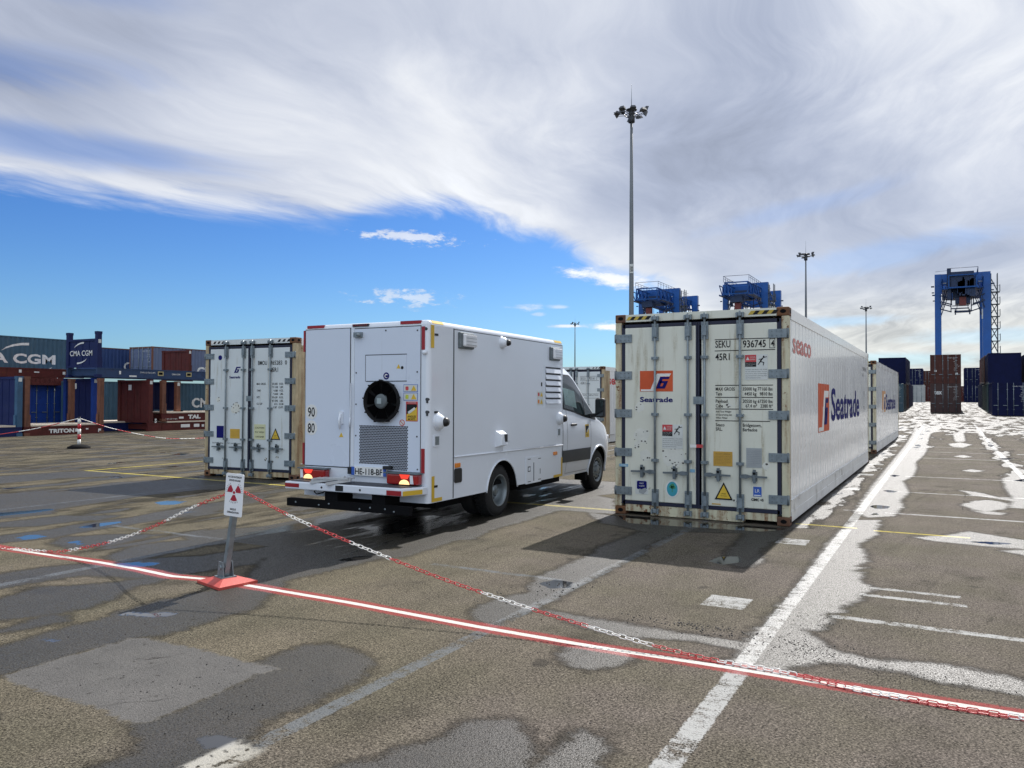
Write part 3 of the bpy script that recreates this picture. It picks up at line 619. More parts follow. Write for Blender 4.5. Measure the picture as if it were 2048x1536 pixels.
# loose chippings washed into the lane gutters
tmpl = []
for k in range(6):
    b = bmesh.new(); bmesh.ops.create_icosphere(b, subdivisions=1, radius=1.0)
    for v in b.verts: v.co *= random.uniform(.7, 1.2)
    tmpl.append((np.array([v.co[:] for v in b.verts]), [[v.index for v in f.verts] for f in b.faces])); b.free()
def scatter(n, cx, cy, sx, sy, r0=.003, r1=.009):
    return [(random.gauss(cx, sx), random.gauss(cy, sy), random.uniform(r0, r1)) for _ in range(n)]
st = scatter(260, -.85, 5.6, .20, .14, .002, .006)+scatter(120, -.80, 6.25, .12, .18, .002, .006)+scatter(120, -.2, 5.35, .35, .06, .002, .006)+scatter(240, -.5, 6.4, .7, .9, .002, .005)+scatter(160, -1.6, 5.75, .3, .08)
st += scatter(35, -4.0, 3.15, .25, .25, .003, .007)+scatter(30, -3.35, 3.05, .12, .2, .003, .007)+scatter(30, -5.0, 4.1, .3, .5, .003, .007)+scatter(260, -2, 4.2, 1.6, .9, .002, .006)+scatter(60, -3.1, 6.2, .25, .3, .004, .01)
m = MB()
for x, y, r in st:
    cv_, fc = tmpl[random.randrange(6)]; a = random.uniform(0, 6.28); ca, sa = math.cos(a), math.sin(a); el_ = random.uniform(.6, 1)
    vs = [m.b.verts.new((x+r*(c[0]*ca-c[1]*sa*el_), y+r*(c[0]*sa+c[1]*ca*el_), r*.45+c[2]*r*.6)) for c in cv_]
    for f in fc: m._f([vs[i_] for i_ in f])
tag(m.build('gravel', mat('dark_chippings', (.035, .032, .03), .7, var=.5, vscale=30)), kind='stuff')
# ------------------------------------------------------------------ refrigerated containers
CW, CL_, CH = 2.438, 12.192, 2.896
def casting(m, x0, y0, z0, sx=.162, sy=.178, sz=.118):
    m.bbox(x0, x0+sx, y0, y0+sy, z0, z0+sz, .012, 2)
def fallen(m, u, v, s, fr, d):                 # pictogram of a person slipping
    m.disc(u+.1*s, v+.44*s, .09*s, fr, d, n=10)
    for a, b, w in (((.0, .28), (-.28, -.1), .13), ((.0, .3), (.42, .42), .07), ((-.02, .2), (-.42, .14), .07), ((-.25, -.08), (.12, -.2), .09), ((.12, -.2), (.05, -.5), .08), ((-.25, -.1), (-.48, -.42), .09)):
        ax, ay = u+a[0]*s, v+a[1]*s; bx, by = u+b[0]*s, v+b[1]*s; L = math.hypot(bx-ax, by-ay); nx_, ny_ = -(by-ay)/L*w*s/2, (bx-ax)/L*w*s/2
        m.plate([(ax-nx_, ay-ny_), (bx-nx_, by-ny_), (bx+nx_, by+ny_), (ax+nx_, ay+ny_)], fr, d-.002, d)
def fine_print(m, u0, u1, v0, v1, n, fr, d, h=None):
    st_ = (v1-v0)/n; words = ('caution wet floor risk of fall', 'do not climb or stand on unit', 'keep hands clear of machinery', 'see manual before opening door', 'risk of slip hold the handrail')
    for k in range(n): m.text(words[k % 5], u0, v1-(k+1)*st_+st_*.25, (h or st_*.5), fr, d, w=(u1-u0)*(1 if k < n-1 else .7))
def triangle(par, u, v, w, h, d=.012):
    m = MB(); m.mi = 1; m.plate([(u-w/2, v), (u+w/2, v), (u, v+h)], FRONT, d-.004, d); m.mi = 0
    i = .13*w; m.plate([(u-w/2+i, v+i*.6), (u+w/2-i, v+i*.6), (u, v+h-i*1.15)], FRONT, d, d+.002)
    m.mi = 1; m.text('DANGER', u, v+h*.32, h*.06, FRONT, d+.0035, w=w*.26, center=True); m.text('HIGH VOLTAGE', u, v+h*.2, h*.05, FRONT, d+.0035, w=w*.34, center=True)
    m.build('warning_triangle', [yellow_sign, black_ink], par)
RIB = .305
def rib_profile(y):                             # depth of the shallow wall ribs at y
    f = (y-.25) % RIB
    return -.013 if f < .05 else 0.0
def reefer(name, label, loc, rz, postm, group, cream=cream):
    t = thing(name, label, 'container', loc, rz, group)
    w, L, H = CW, CL_, CH
    for x in (0, -w+.10):
        for y in (.0, L-.10):
            m = MB(); xa = x-.10 if x == 0 else x-.10
            x0, x1 = (-.10, -.002) if x == 0 else (-w+.002, -w+.10)
            m.bbox(x0, x1, y+.004, y+.10-.004, .118, H-.118, .008, 1)
            if y == 0 and postm is tan_post: m.bbox(x0+.004, x1-.004, .10, .62, .118, H-.118, .004, 1)
            if y == 0: m.bbox(x0+(.0 if x == 0 else .012), x1-(.012 if x == 0 else 0), .10-.004, .16, .118, H-.118, .006, 1)
            m.build('corner_post', postm, t)
    m_c = []
    for x0 in (-.162, -w):
        for y0 in (0, L-.178):
            for z0 in (0, H-.118):
                m = MB(); casting(m, x0, y0, z0)
                m.mi = 1
                fy = FRONT if y0 == 0 else (lambda u, v, d: (u, L+d, v))
                m.disc(x0+.085, z0+.06, .040, fy, .0025, n=16, rv=.026)
                xf = 0 if x0 > -1 else -w
                sg = 1 if x0 > -1 else -1
                m.disc(y0+.09, z0+.06, .038, (lambda u, v, d, xf=xf, sg=sg: (xf+sg*d, u, v)), .0025, n=16, rv=.026)
                m.build('corner_casting', [rusty, aspect_black], t)
    # door end frame
    m = MB(); m.box(-w+.162, -.162, .002, .12, H-.112, H-.006); m.build('door_header', cream, t)
    m = MB(); m.box(-w+.162, -.162, .004, .16, .055, .150)
    m.box(-1.9, -.6, .004, .16, .012, .054); m.build('door_sill', cream_post if postm is not tan_post else tan_post, t)
    for a, b in ((-w+.17, -w+.17+.34), (-.17-.36, -.17)):
        m = MB(); n = 6; st_ = (b-a)/n
        for k in range(n):
            m.mi = k % 2; u = a+k*st_
            m.plate([(u, H-.085), (u+st_, H-.085), (u+st_+.04, H-.035), (u+.04, H-.035)], FRONT, -.002, .004)
        m.build('hazard_stripe', [hazard_yellow if postm is not tan_post else white_ink, black_ink], t)
    doors = []
    for k, (a, b) in enumerate(((-w+.104, -1.222), (-1.216, -.104))):
        d = MB(); d.bbox(a+.05, b-(.022 if k == 0 else .05), -.004, .07, .205, H-.20, .012, 2)
        door = d.build('door', cream, t)
        g = MB(); gi = .05
        g.box(a, a+(gi if k == 0 else .022), .002, .05, .155, H-.150); g.box(b-(.022 if k == 0 else gi), b, .002, .05, .155, H-.150)
        g.box(a+.02, b-.02, .002, .05, .155, .203); g.box(a+.02, b-.02, .002, .05, H-.198, H-.150)
        g.build('gasket', gasket_m, door)
        hs = (2.545, 2.01, 1.46, .90, .345)
        for z in hs:
            h = MB()
            u0, u1 = (-w-.003, -w+.262) if k == 0 else (-.262, .004)
            h.rect(u0, u1, z-.058, z+.058, FRONT, .020, .006)
            h.mi = 1
            for q in range(3):
                for e in (-.028, .028): h.disc((u0+.10+q*.06) if k == 0 else (u1-.10-q*.06), z+e, .008, FRONT, .026, .019, 8)
            ux = u0+.02 if k == 0 else u1-.02
            h.tube([(ux, -.010, z-.065), (ux, -.010, z+.065)], .016, 8)
            h.build('hinge', [galv, galv_dark], door)
        for bx in ((-1.822, -1.346) if k == 0 else (-1.112, -.631)):
            r = MB(); r.tube([(bx, -.035, .06), (bx, -.035, H-.03)], .0165, 10)
            r.build('locking_bar', galv, door)
            bar = COL.objects[-1] if False else None
            for z in (2.25, 1.452, .80):
                c = MB(); c.rect(bx-.048, bx+.048, z-.020, z+.020, FRONT, .058, .004); c.mi = 1
                for e in (-.034, .034): c.disc(bx+e, z, .009, FRONT, .064, .057, 8)
                c.build('bar_bracket', [galv, galv_dark], door)
            for z0, z1 in ((2.50, 2.74), (.155, .39)):
                c = MB(); c.rect(bx-.048, bx+.048, z0, z1, FRONT, .030, .004)
                c.rect(bx-.030, bx+.030, z0+.05, z1-.05, FRONT, .056, .030)
                c.mi = 1
                for e in (-.035, .035):
                    for zz_ in (z0+.03, z1-.03): c.disc(bx+e, zz_, .008, FRONT, .036, .029, 8)
                c.build('bar_guide', [galv, galv_dark], door)
            for z in (H-.075, .085):
                c = MB(); c.rect(bx-.05, bx+.05, z-.03, z+.03, FRONT, .026, -.006)
                c.bbox(bx-.026, bx+.026, -.072, -.024, z-.03, z+.03, .008, 1)
                c.rect(bx-.055, bx-.030, z-.04, z+.02, FRONT, .060, .026); c.rect(bx+.030, bx+.055, z-.04, z+.02, FRONT, .060, .026)
                c.build('cam_keeper', [galv, galv_dark], door)
            hd = MB(); s = -1 if k == 0 else 1; z = .635
            hd.plate([(bx, z-.022), (bx+s*.08, z-.030), (bx+s*.13, z-.012), (bx+s*.355, z-.014), (bx+s*.355, z+.010), (bx+s*.13, z+.016), (bx+s*.08, z+.030), (bx, z+.022)], FRONT, .040, .056)
            hd.rect(bx+s*.19-.030, bx+s*.19+.030, z-.062, z+.066, FRONT, .040, .004)
            hd.rect(bx+s*.19-.018, bx+s*.19+.018, z-.085, z+.095, FRONT, .066, .038)
            hd.mi = 1; hd.disc(bx+s*.19, z+.045, .018, FRONT, .072, .065, 10)
            hd.build('bar_handle', [galv_dark, aspect_black], door)
        doors.append(door)
    m = MB(); m.rect(-1.275, -1.12, 1.60, 1.705, FRONT, .016, .006); m.build('customs_plate', galv, doors[1])
    # walls
    for sx, nm in ((1, 'side_wall'), (-1, 'side_wall')):
        x_out = -.012 if sx > 0 else -w+.012
        m = MB(); ys = [.162]; y = .25
        pts = [(.162, 0)]
        while y < L-.2:
            pts += [(y, 0), (y+.012, -.013), (y+.038, -.013), (y+.05, 0)]; y += RIB
        pts.append((L-.105, 0))
        for (ya, da), (yb, db) in zip(pts[:-1], pts[1:]):
            m.poly([(x_out+sx*da, ya, .33), (x_out+sx*db, yb, .33), (x_out+sx*db, yb, H-.155), (x_out+sx*da, ya, H-.155)])
        m.build(nm, white_side, t, fix=False)
        m = MB(); xa, xb = (-.06, -.002) if sx > 0 else (-w+.002, -w+.06)
        m.box(xa, xb, .178, L-.178, H-.156, H-.012); m.build('top_rail', white_side, t)
        m = MB(); xa, xb = (-.07, -.002) if sx > 0 else (-w+.002, -w+.07)
        m.box(xa, xb, .178, L-.178, .04, .175); m.box(xa, xb-.006 if sx > 0 else xb, .178, L-.178, .175, .322); m.box(xa, xb+.004, .178, L-.178, .316, .334); m.build('bottom_rail', grey_rail, t)
    m = MB(); m.box(-w+.06, -.06, .1, L-.1, H-.06, H-.022); m.build('roof', white_side, t)
    m = MB(); m.box(-w+.07, -.07, .12, L-.1, .10, .16); m.build('floor', galv_dark, t)
    m = MB(); m.box(-w+.10, -.10, L-.09, L-.05, .118, H-.118)
    m.mi = 1; m.box(-w+.35, -.35, L-.05, L-.02, .25, 1.35); m.disc(-1.7, 1.95, .33, lambda u, v, d: (u, L+d, v), -.02, -.05); m.disc(-.75, 1.95, .33, lambda u, v, d: (u, L+d, v), -.02, -.05)
    m.build('refrigeration_unit', [white_side, black_plastic], t)
    return t, doors

def on_ribs(m, text_list, d=.0035, sx=1, x0=-.012):
    """bend flat side lettering (built with SIDE at depth 0) into the wall ribs"""
    b = m.b; y = .25
    while y < CL_-.2:
        for c in (y, y+.012, y+.038, y+.05):
            g = list(b.verts)+list(b.edges)+list(b.faces); bmesh.ops.bisect_plane(b, geom=g, plane_co=(0, c, 0), plane_no=(0, 1, 0))
        y += RIB
    for v in b.verts:
        f = (v.co.y-.25) % RIB
        dep = 0.0
        if v.co.y > .25: dep = -.013*max(0, min(1, f/.012, (.05-f)/.012)) if f < .05 else 0.0
        v.co.x = x0+dep+d+v.co.x

# --- the near one
t, (dl, dr) = reefer('reefer_container', 'nearest white refrigerated container with orange logo on its left door, right of the van', (-1.805, 10.887, 0), 0, cream_post, 'white refrigerated containers')
D = .0035; Dp = .0075
m = MB()
for u0, u1, v in ((-.978, -.640, 2.487), (-.978, -.640, 2.333), (-.615, -.176, 2.487), (-.615, -.176, 2.333), (-.971, -.640, 1.860), (-.615, -.207, 1.860), (-.971, -.640, 1.696), (-.615, -.207, 1.696), (-.971, -.640, 1.537), (-.615, -.207, 1.537), (-.971, -.640, 1.376), (-.612, -.245, 1.376)):
    m.rect(u0, u1, v-.005, v+.005, FRONT, Dp)
for s, u, v, h, w, r_ in (('SEKU', -.970, 2.378, .098, .205, 0), ('936745', -.597, 2.370, .100, .300, 0), ('4', -.232, 2.374, .088, .045, 0), ('45R1', -.970, 2.205, .095, .195, 0),
        ('MAX GROSS', -.965, 1.788, .046, .258, 0), ('Tare', -.965, 1.722, .046, .085, 0), ('35000 kg 77160 lbs', -.601, 1.788, .046, .388, 0), ('4450 kg   9810 lbs', -.578, 1.722, .046, .365, 0),
        ('Payload', -.965, 1.622, .046, .160, 0), ('Cube', -.965, 1.558, .046, .098, 0), ('30550 kg 67350 lbs', -.601, 1.622, .046, .388, 0), ('67.4 m\u00b3   2380 ft\u00b3', -.563, 1.560, .046, .350, 0),
        ('Add Tare Weight', -.965, 1.490, .024, .210, 0), ('of Generating Set', -.965, 1.447, .024, .220, 0), ('When Fitted', -.965, 1.405, .024, .155, 0),
        ('Seaco', -.965, 1.300, .045, .118, 0), ('SRL.', -.965, 1.242, .045, .090, 0), ('Bridgetown,', -.601, 1.300, .045, .245, 0), ('Barbados', -.601, 1.240, .045, .190, 0)):
    m.text(s, u, v, h, FRONT, Dp, w=w, bold=.012)
for a, b, c, d_ in ((-.250, -.178, 2.352, 2.358), (-.250, -.178, 2.472, 2.478), (-.250, -.244, 2.352, 2.478), (-.184, -.178, 2.352, 2.478)): m.rect(a, b, c, d_, FRONT, Dp)
m.build('lettering', black_ink, dr)
def logo(par, u0, u1, v0, v1, fr, d, sx=1.0, build=True, name='logo'):
    m = MB(); w, h = u1-u0, v1-v0; P = lambda a: [(u0+x*w, v0+y*h) for x, y in a]
    m.plate(P([(0, 0), (1, 0), (1, 1), (0, 1)]), fr, d-.003, d)
    m.mi = 1; m.plate(P([(.03, .10), (.33, .10), (.52, .86), (.95, .86), (.90, .72), (.62, .72), (.45, .02), (.03, .02)][::1]), fr, d, d+.002)
    m.mi = 2
    m.plate(P([(.50, .14), (.76, .14), (.86, .50), (.63, .50), (.60, .40), (.73, .40), (.69, .25), (.62, .25), (.70, .60), (.88, .60), (.91, .70), (.62, .70)]), fr, d+.002, d+.0035)
    return m
logo(dl, -2.055, -1.570, 1.777, 2.072, FRONT, Dp).build('logo', [logo_orange, white_ink, navy_ink], dl)
m = MB(); m.text('Seatrade', -2.055, 1.628, .072, FRONT, Dp, w=.485, bold=.028); m.build('lettering', navy_ink, dl)
def slip_label(par, u, v):
    m = MB(); m.rect(u, u+.30, v-.34, v, FRONT, .009, .004)
    m.mi = 1; m.rect(u+.004, u+.150, v-.10, v-.004, FRONT, .011)
    m.mi = 2; m.rect(u+.004, u+.150, v-.165, v-.10, FRONT, .011); fallen(m, u+.235, v-.085, .125, FRONT, .012); fine_print(m, u+.01, u+.29, v-.325, v-.185, 5, FRONT, .0115, .011)
    m.mi = 0; m.plate([(u+.015, v-.075), (u+.062, v-.075), (u+.038, v-.028)], FRONT, .011, .0125); m.text('CAUTION', u+.07, v-.045, .018, FRONT, .0125, w=.07); m.text('SLIPPERY', u+.07, v-.075, .018, FRONT, .0125, w=.07); fine_print(m, u+.012, u+.14, v-.16, v-.107, 3, FRONT, .0125, .009)
    m.build('caution_label', [pale_sticker, red_ink, black_ink], par)
slip_label(dr, -.572, 2.272); slip_label(dl, -1.725, 1.312)
m = MB(); m.rect(-.998, -.740, .757, .955, FRONT, .010, .004); m.mi = 1; fine_print(m, -.985, -.755, .78, .90, 6, FRONT, .0115, .009); m.text('CSC SAFETY APPROVAL', -.975, .915, .014, FRONT, .0115, w=.21); m.build('approval_plate', [ochre_plate, mat('brown_ink', (.20, .11, .02), .5)], dr)
m = MB(); m.rect(-.555, -.352, .754, 1.016, FRONT, .010, .004); m.mi = 1; fine_print(m, -.54, -.37, .78, .99, 9, FRONT, .0115, .008); m.build('data_plate', [grey_plate, mat('grey_ink', (.16, .17, .18), .5)], dr)
triangle(dr, -.858, .300, .245, .238)
m = MB(); m.rect(-.464, -.358, .372, .500, FRONT, .009, .004); m.mi = 1; m.text('LR', -.411, .425, .046, FRONT, .0105, w=.062, center=True); m.rect(-.455, -.367, .380, .392, FRONT, .0105); m.mi = 2; m.text('CIMC +S', -.411, .312, .033, FRONT, .009, w=.16, center=True, bold=.04); m.build('class_label', [blue_ink, white_ink, black_ink], dr)
m = MB(); m.rect(-2.122, -1.932, .305, .508, FRONT, .009, .004, r=.012); m.mi = 1; m.rect(-2.100, -1.952, .375, .495, FRONT, .011, r=.02); m.mi = 2; m.text('EASY', -2.026, .452, .020, FRONT, .0125, w=.06, center=True); m.text('CLEAN', -2.026, .415, .020, FRONT, .0125, w=.075, center=True)
m.mi = 3; m.plate([(-2.07, .33), (-2.0, .31), (-1.95, .36), (-1.97, .40), (-2.03, .375), (-2.06, .385)], FRONT, .0125, .014); m.build('cleaning_label', [pale_sticker, navy_ink, white_ink, grey_plate], dl)
m = MB(); m.disc(-1.578, .405, .096, FRONT, .009, .004, 32, rv=.122); m.mi = 1; m.disc(-1.578, .405, .078, FRONT, .011, .008, 32, rv=.103); m.mi = 2
for a, b, r_ in ((-1.60, .435, .022), (-1.575, .455, .026), (-1.552, .43, .022), (-1.578, .425, .02)): m.disc(a, b, r_, FRONT, .0125, .0105, 10)
m.rect(-1.582, -1.572, .36, .42, FRONT, .0125); m.build('tree_label', [white_ink, teal_ink, mat('green_ink', (.05, .25, .12), .5)], dl)
m = MB(); m.rect(-2.37, -2.235, .688, .728, FRONT, .010, .004); m.mi = 1; m.text('T-TAB', -2.34, .697, .02, FRONT, .0115, w=.08); m.build('seal_label', [mat('pale_blue_label', (.20, .38, .52), .5), white_ink], dl)
m = MB(); m.rect(-1.325, -1.255, .652, .695, FRONT, .010, .004); m.build('seal_label', mat('pale_blue_label', (.20, .38, .52), .5), dl)
m = MB(); m.rect(-1.31, -1.22, 1.00, 1.042, FRONT, .066, .058); m.mi = 1; m.rect(-1.22, -1.13, 1.00, 1.044, FRONT, .066, .058); m.build('seal_strip', [white_ink, red_ink], dl)
m = MB(); m.rect(-1.02, -.90, .228, .243, FRONT, .009); m.build('sticker_scrap', ochre_plate, dr)
# repainted repair spots and scuffs on the doors
def scuffs(par, spots, seed):
    rr = random.Random(seed)
    for u, v, n, sp in spots:
        m = MB()
        pts = [(u+sp*(1+.25*rr.uniform(-1, 1))*math.cos(a*.45), v+sp*(1+.25*rr.uniform(-1, 1))*math.sin(a*.45)) for a in range(14)]
        m.plate(pts, FRONT, .003, .0055)
        m.mi = 1
        for _ in range(n):
            a, r_ = rr.uniform(0, 6.28), sp*rr.uniform(.5, 1.15); s = rr.uniform(.004, .015)
            x, y = u+r_*math.cos(a), v+r_*math.sin(a); q = rr.uniform(0, 3)
            m.plate([(x+s*rr.uniform(.6, 1.6)*math.cos(q+k*1.05), y+s*rr.uniform(.5, 1.3)*math.sin(q+k*1.05)) for k in range(6)], FRONT, .0045, .007)
        m.build('paint_scuff', [mat('repair_paint', (.66, .66, .60), .5, var=.08, vscale=8), mat('scuff_mark', (.06, .055, .05), .7)], par)
scuffs(dl, [(-1.55, .86, 16, .16), (-2.03, 1.13, 8, .11), (-2.06, 1.55, 3, .07), (-1.98, .86, 3, .08), (-2.1, 1.02, 4, .05)], 3)
scuffs(dr, [(-.30, .78, 3, .05), (-.94, .62, 5, .03), (-.70, .30, 3, .03), (-.78, 1.585, 4, .03)], 5)
# side lettering
m = MB(); m.text('seaco', .34, 2.31, .30, SIDE, 0, w=1.66, bold=.02); on_ribs(m, None); m.build('side_lettering', faded_red, t, fix=False)
m = logo(t, 2.75, 4.12, 1.13, 1.935, SIDE, 0); 
for f in list(m.b.faces):
    if abs(f.normal.x) < .5 and f.normal.length > 0: pass
on_ribs(m, None, .0045); m.build('side_logo', [logo_orange, white_ink, navy_ink], t)
m = MB(); m.text('Seatrade', 4.42, 1.30, .60, SIDE, 0, w=5.25, bold=.022); on_ribs(m, None); m.build('side_lettering', navy_ink, t, fix=False)
m = MB(); m.text('SEKU 936745 4', 10.6, 2.40, .10, SIDE, .0, w=.95); m.text('45R1', 10.6, 2.24, .10, SIDE, .0); m.text('\u2191', 10.9, 1.72, .16, SIDE, 0); m.text('\u2191', 10.9, 1.35, .16, SIDE, 0); on_ribs(m, None); m.build('side_lettering', black_ink, t, fix=False)

# --- second one behind it
t, (dl, dr) = reefer('reefer_container', 'white refrigerated container lined up directly behind the nearest one with the orange logo', (-1.897, 27.0, 0), -.004, cream_post, 'white refrigerated containers')
m = logo(t, 2.65, 4.2, 1.25, 1.98, SIDE, 0); on_ribs(m, None, .0045); m.build('side_logo', [mat('faded_orange_logo', (.55, .27, .10), .5), white_ink, navy_ink], t)
m = MB(); m.text('Seatrade', 4.42, 1.32, .58, SIDE, 0, w=5.6, bold=.022); on_ribs(m, None); m.build('side_lettering', navy_ink, t, fix=False)
m = MB(); m.text('SEKU 923761 2', -.95, 2.40, .09, FRONT, Dp, w=.75); m.build('lettering', black_ink, dr)

# --- the one left of the van
t, (dl, dr) = reefer('reefer_container', 'white refrigerated container with weathered ochre right post, left of the van', (-11.482, 11.893, 0), .073, tan_post, 'white refrigerated containers', cool_white)
m = MB()
for s, u, v, h, w in (('BMOU', -.972, 2.345, .088, .235), ('965283', -.652, 2.345, .088, .310), ('0', -.270, 2.345, .088, .05), ('45R1', -.652, 2.20, .092, .205), ('MAX. GROSS', -1.005, 1.935, .042, .24), ('35.000   KGS.', -.595, 1.935, .042, .29), ('77.160   LBS.', -.595, 1.868, .042, .29), ('TARE', -1.0, 1.797, .042, .10), ('4.380   KGS.', -.560, 1.797, .042, .255), ('9.660   LBS.', -.560, 1.73, .042, .255), ('NET', -1.0, 1.66, .042, .08), ('30.620   KGS.', -.595, 1.66, .042, .29), ('67.500   LBS.', -.595, 1.59, .042, .29), ('CU. CAP', -1.0, 1.525, .042, .15), ('67.6   CU.M.', -.535, 1.525, .042, .24), ('2.387   CU.FT.', -.57, 1.457, .042, .27)):
    m.text(s, u, v, h, FRONT, Dp, w=w, bold=.01)
m.build('lettering', black_ink, dr)
m = MB(); P = lambda a: [(-1.621+x*.170, 2.19+y*.125) for x, y in a]
m.plate(P([(.0, .0), (.62, .0), (.86, .58), (.45, .58), (.38, .40), (.58, .40), (.50, .22), (.30, .22), (.50, .78), (1.0, .78), (1.08, 1.0), (.38, 1.0)]), FRONT, .005, Dp)
m.text('Seatrade', -1.75, 2.075, .052, FRONT, Dp, w=.30, bold=.028); m.build('lettering', navy_ink, dl)
m = MB(); m.disc(-2.008, 2.515, .052, FRONT, .009, .004); m.build('round_label', navy_ink, dl)
m = MB(); m.rect(-2.087, -1.892, .82, 1.073, FRONT, .009, .004); m.build('blue_label', navy_ink, dl)
m = MB(); m.rect(-1.712, -1.452, .815, 1.015, FRONT, .009, .004); m.mi = 1; fine_print(m, -1.69, -1.475, .84, .98, 7, FRONT, .0105, .010); m.build('approval_plate', [mat('amber_label', (.60, .36, .045), .5), ochre_plate], dl)
m = MB(); m.text('BXM - building', -2.20, .70, .028, FRONT, Dp, w=.30); m.text('UIC railway transport', -1.78, .70, .028, FRONT, Dp, w=.36); m.build('lettering', black_ink, dl)
m = MB(); m.rect(-1.062, -.765, .81, 1.122, FRONT, .009, .004); m.mi = 1
for s, v in (('CAUTION', 1.035), ("9'6\" HIGH", .945), ('CONTAINER', .85)): m.text(s, -.913, v, .034, FRONT, .0105, w=.235, center=True, bold=.01)
m.build('caution_label', [mat('pale_yellow_label', (.62, .62, .38), .5), black_ink], dr)
triangle(dr, -.498, .815, .245, .232)
scuffs(dl, [(-1.56, 1.44, 18, .12), (-2.05, 1.62, 3, .05)], 11); scuffs(dr, [(-.45, .46, 6, .03), (-.75, .42, 4, .03), (-.58, .36, 3, .02)], 13)
m = MB(); m.text('seaco', .5, 2.31, .30, SIDE, 0, w=1.66, bold=.02); on_ribs(m, None); m.build('side_lettering', faded_red, t, fix=False)

# --- the one seen between van and near container
t, (dl, dr) = reefer('reefer_container', 'white refrigerated container half hidden behind the van cab, red lettering on its side', (-11.206, 27.606, 0), 0, tan_post, 'white refrigerated containers', cool_white)
m = MB(); m.text('seaco', .45, 2.23, .34, SIDE, 0, w=1.9, bold=.03); on_ribs(m, None); m.build('side_lettering', red_ink, t, fix=False)
m = MB(); m.text('SEGU', -.95, 2.40, .095, FRONT, Dp, w=.21); m.text('923161 2', -.60, 2.40, .095, FRONT, Dp, w=.33); m.text('45R1', -.95, 2.22, .095, FRONT, Dp, w=.2)
for u0, u1, v in ((-.97, -.2, 2.36), (-.97, -.2, 2.525), (-.97, -.2, 1.86), (-.97, -.2, 1.70)): m.rect(u0, u1, v-.005, v+.005, FRONT, Dp)
m.text('35000 kg 77160 lbs', -.60, 1.79, .045, FRONT, Dp, w=.38); m.text('MAX GROSS', -.95, 1.79, .045, FRONT, Dp, w=.25); m.build('lettering', black_ink, dr)

# ------------------------------------------------------------------ van
van = thing('box_van', 'white box van with a round black rear fan, parked between the white containers', 'van', (-5.497, 7.941, 0), .023)
VW, VL, VZ0, VZ1 = 1.994, 4.04, .39, 2.63
def boolcut(obj, cyls):
    """cut wheel arches out of a finished mesh"""
    cs = []
    for y, z, r, x0, x1 in cyls:
        m = MB(); m.lathe([(x0, r), (x1, r)], (0, y, z), 'x', 40, close=True); c = m.build('cutter', aspect_black, van); cs.append(c)
        md = obj.modifiers.new('cut', 'BOOLEAN'); md.operation = 'DIFFERENCE'; md.object = c; md.solver = 'EXACT'
    bpy.context.view_layer.update(); dg = bpy.context.evaluated_depsgraph_get(); dg.update()
    me_ = bpy.data.meshes.new_from_object(obj.evaluated_get(dg)); obj.modifiers.clear(); obj.data = me_
    for c in cs: bpy.data.objects.remove(c)
m = MB()
tb = bmesh.new(); bmesh.ops.create_cube(tb, size=1.0)
for v in tb.verts: v.co = (-VW/2+v.co.x*VW, VL/2+v.co.y*VL, (VZ0+VZ1)/2+v.co.z*(VZ1-VZ0))
ed = [e for e in tb.edges if not all(abs(v.co.z-VZ0) < .01 for v in e.verts)]
bmesh.ops.bevel(tb, geom=ed, offset=.065, segments=4, profile=.5, affect='EDGES'); m.join(tb, True)
body = m.build('box_body', [van_white, aspect_black], van)
boolcut(body, [(1.895, .335, .462, -.42, .2), (1.895, .335, .462, -VW-.2, -VW+.42)])
for f in body.data.polygons:
    if len(body.data.materials) > 1 and f.center.z < .85 and -VW+.45 > f.center.x > -VW+.02 or (f.center.z < .85 and -.45 < f.center.x < -.02 and 1.3 < f.center.y < 2.5): f.material_index = 1
body.data.shade_smooth() if hasattr(body.data, 'shade_smooth') else None
md = body.modifiers.new('wn', 'WEIGHTED_NORMAL'); md.keep_sharp = True
if hasattr(body.data, 'set_sharp_from_angle'): body.data.set_sharp_from_angle(angle=rad(50))
# arch lips
m = MB(); pts = [(.006, 1.895+.462*math.cos(a), .335+.462*math.sin(a)) for a in np.linspace(rad(5), rad(175), 25)]
m.tube(pts, .012, 6); m.build('arch_lip', van_white, van)
def seam(m, pts, fr, d, w=.008):
    for (a, b), (c, e) in zip(pts[:-1], pts[1:]):
        L = math.hypot(c-a, e-b); n0, n1 = -(e-b)/L*w/2, (c-a)/L*w/2
        m.plate([(a-n0, b-n1), (c-n0, e-n1), (c+n0, e+n1), (a+n0, b+n1)], fr, d-.003, d)
# side door, skirt trim
m = MB(); m.rect(.578, 4.0, .925, 2.545, SIDE, .006, -.002); m.build('side_door', van_white, van)
m = MB(); m.rect(.556, .578, .40, 2.56, SIDE, .002); seam(m, [(.575, 2.55), (4.0, 2.55)], SIDE, .002, .012); seam(m, [(4.008, .42), (4.008, 2.55)], SIDE, .002, .01)
m.build('door_gap', seam_m, van)
m = MB(); m.tube([(.010, .58, .922), (.010, 4.0, .905)], .010, 6); m.build('trim_strip', van_white, van)
m = MB(); seam(m, [(1.88, .925), (1.88, 1.03)], SIDE, .010, .008); m.rect(1.905, 2.10, 1.050, 1.062, SIDE, .012); m.build('door_stay', alloy_m, van)
for y0, y1, z0, z1 in ((.66, 1.02, 2.315, 2.525), (3.47, 3.83, 2.285, 2.50)):
    m = MB(); m.bbox(-.005, .045, y0, y1, z0, z1, .014, 2); m.mi = 1; m.bbox(.03, .085, y0+.055, y1+.015, z0+.025, z1-.02, .022, 2)
    m.mi = 2
    for k in range(4): m.box(.0845, .0885, y0+.085, y1-.015, z0+.05+k*.042, z0+.054+k*.042)
    m.build('side_floodlight', [galv_dark, lens_m, galv], van)
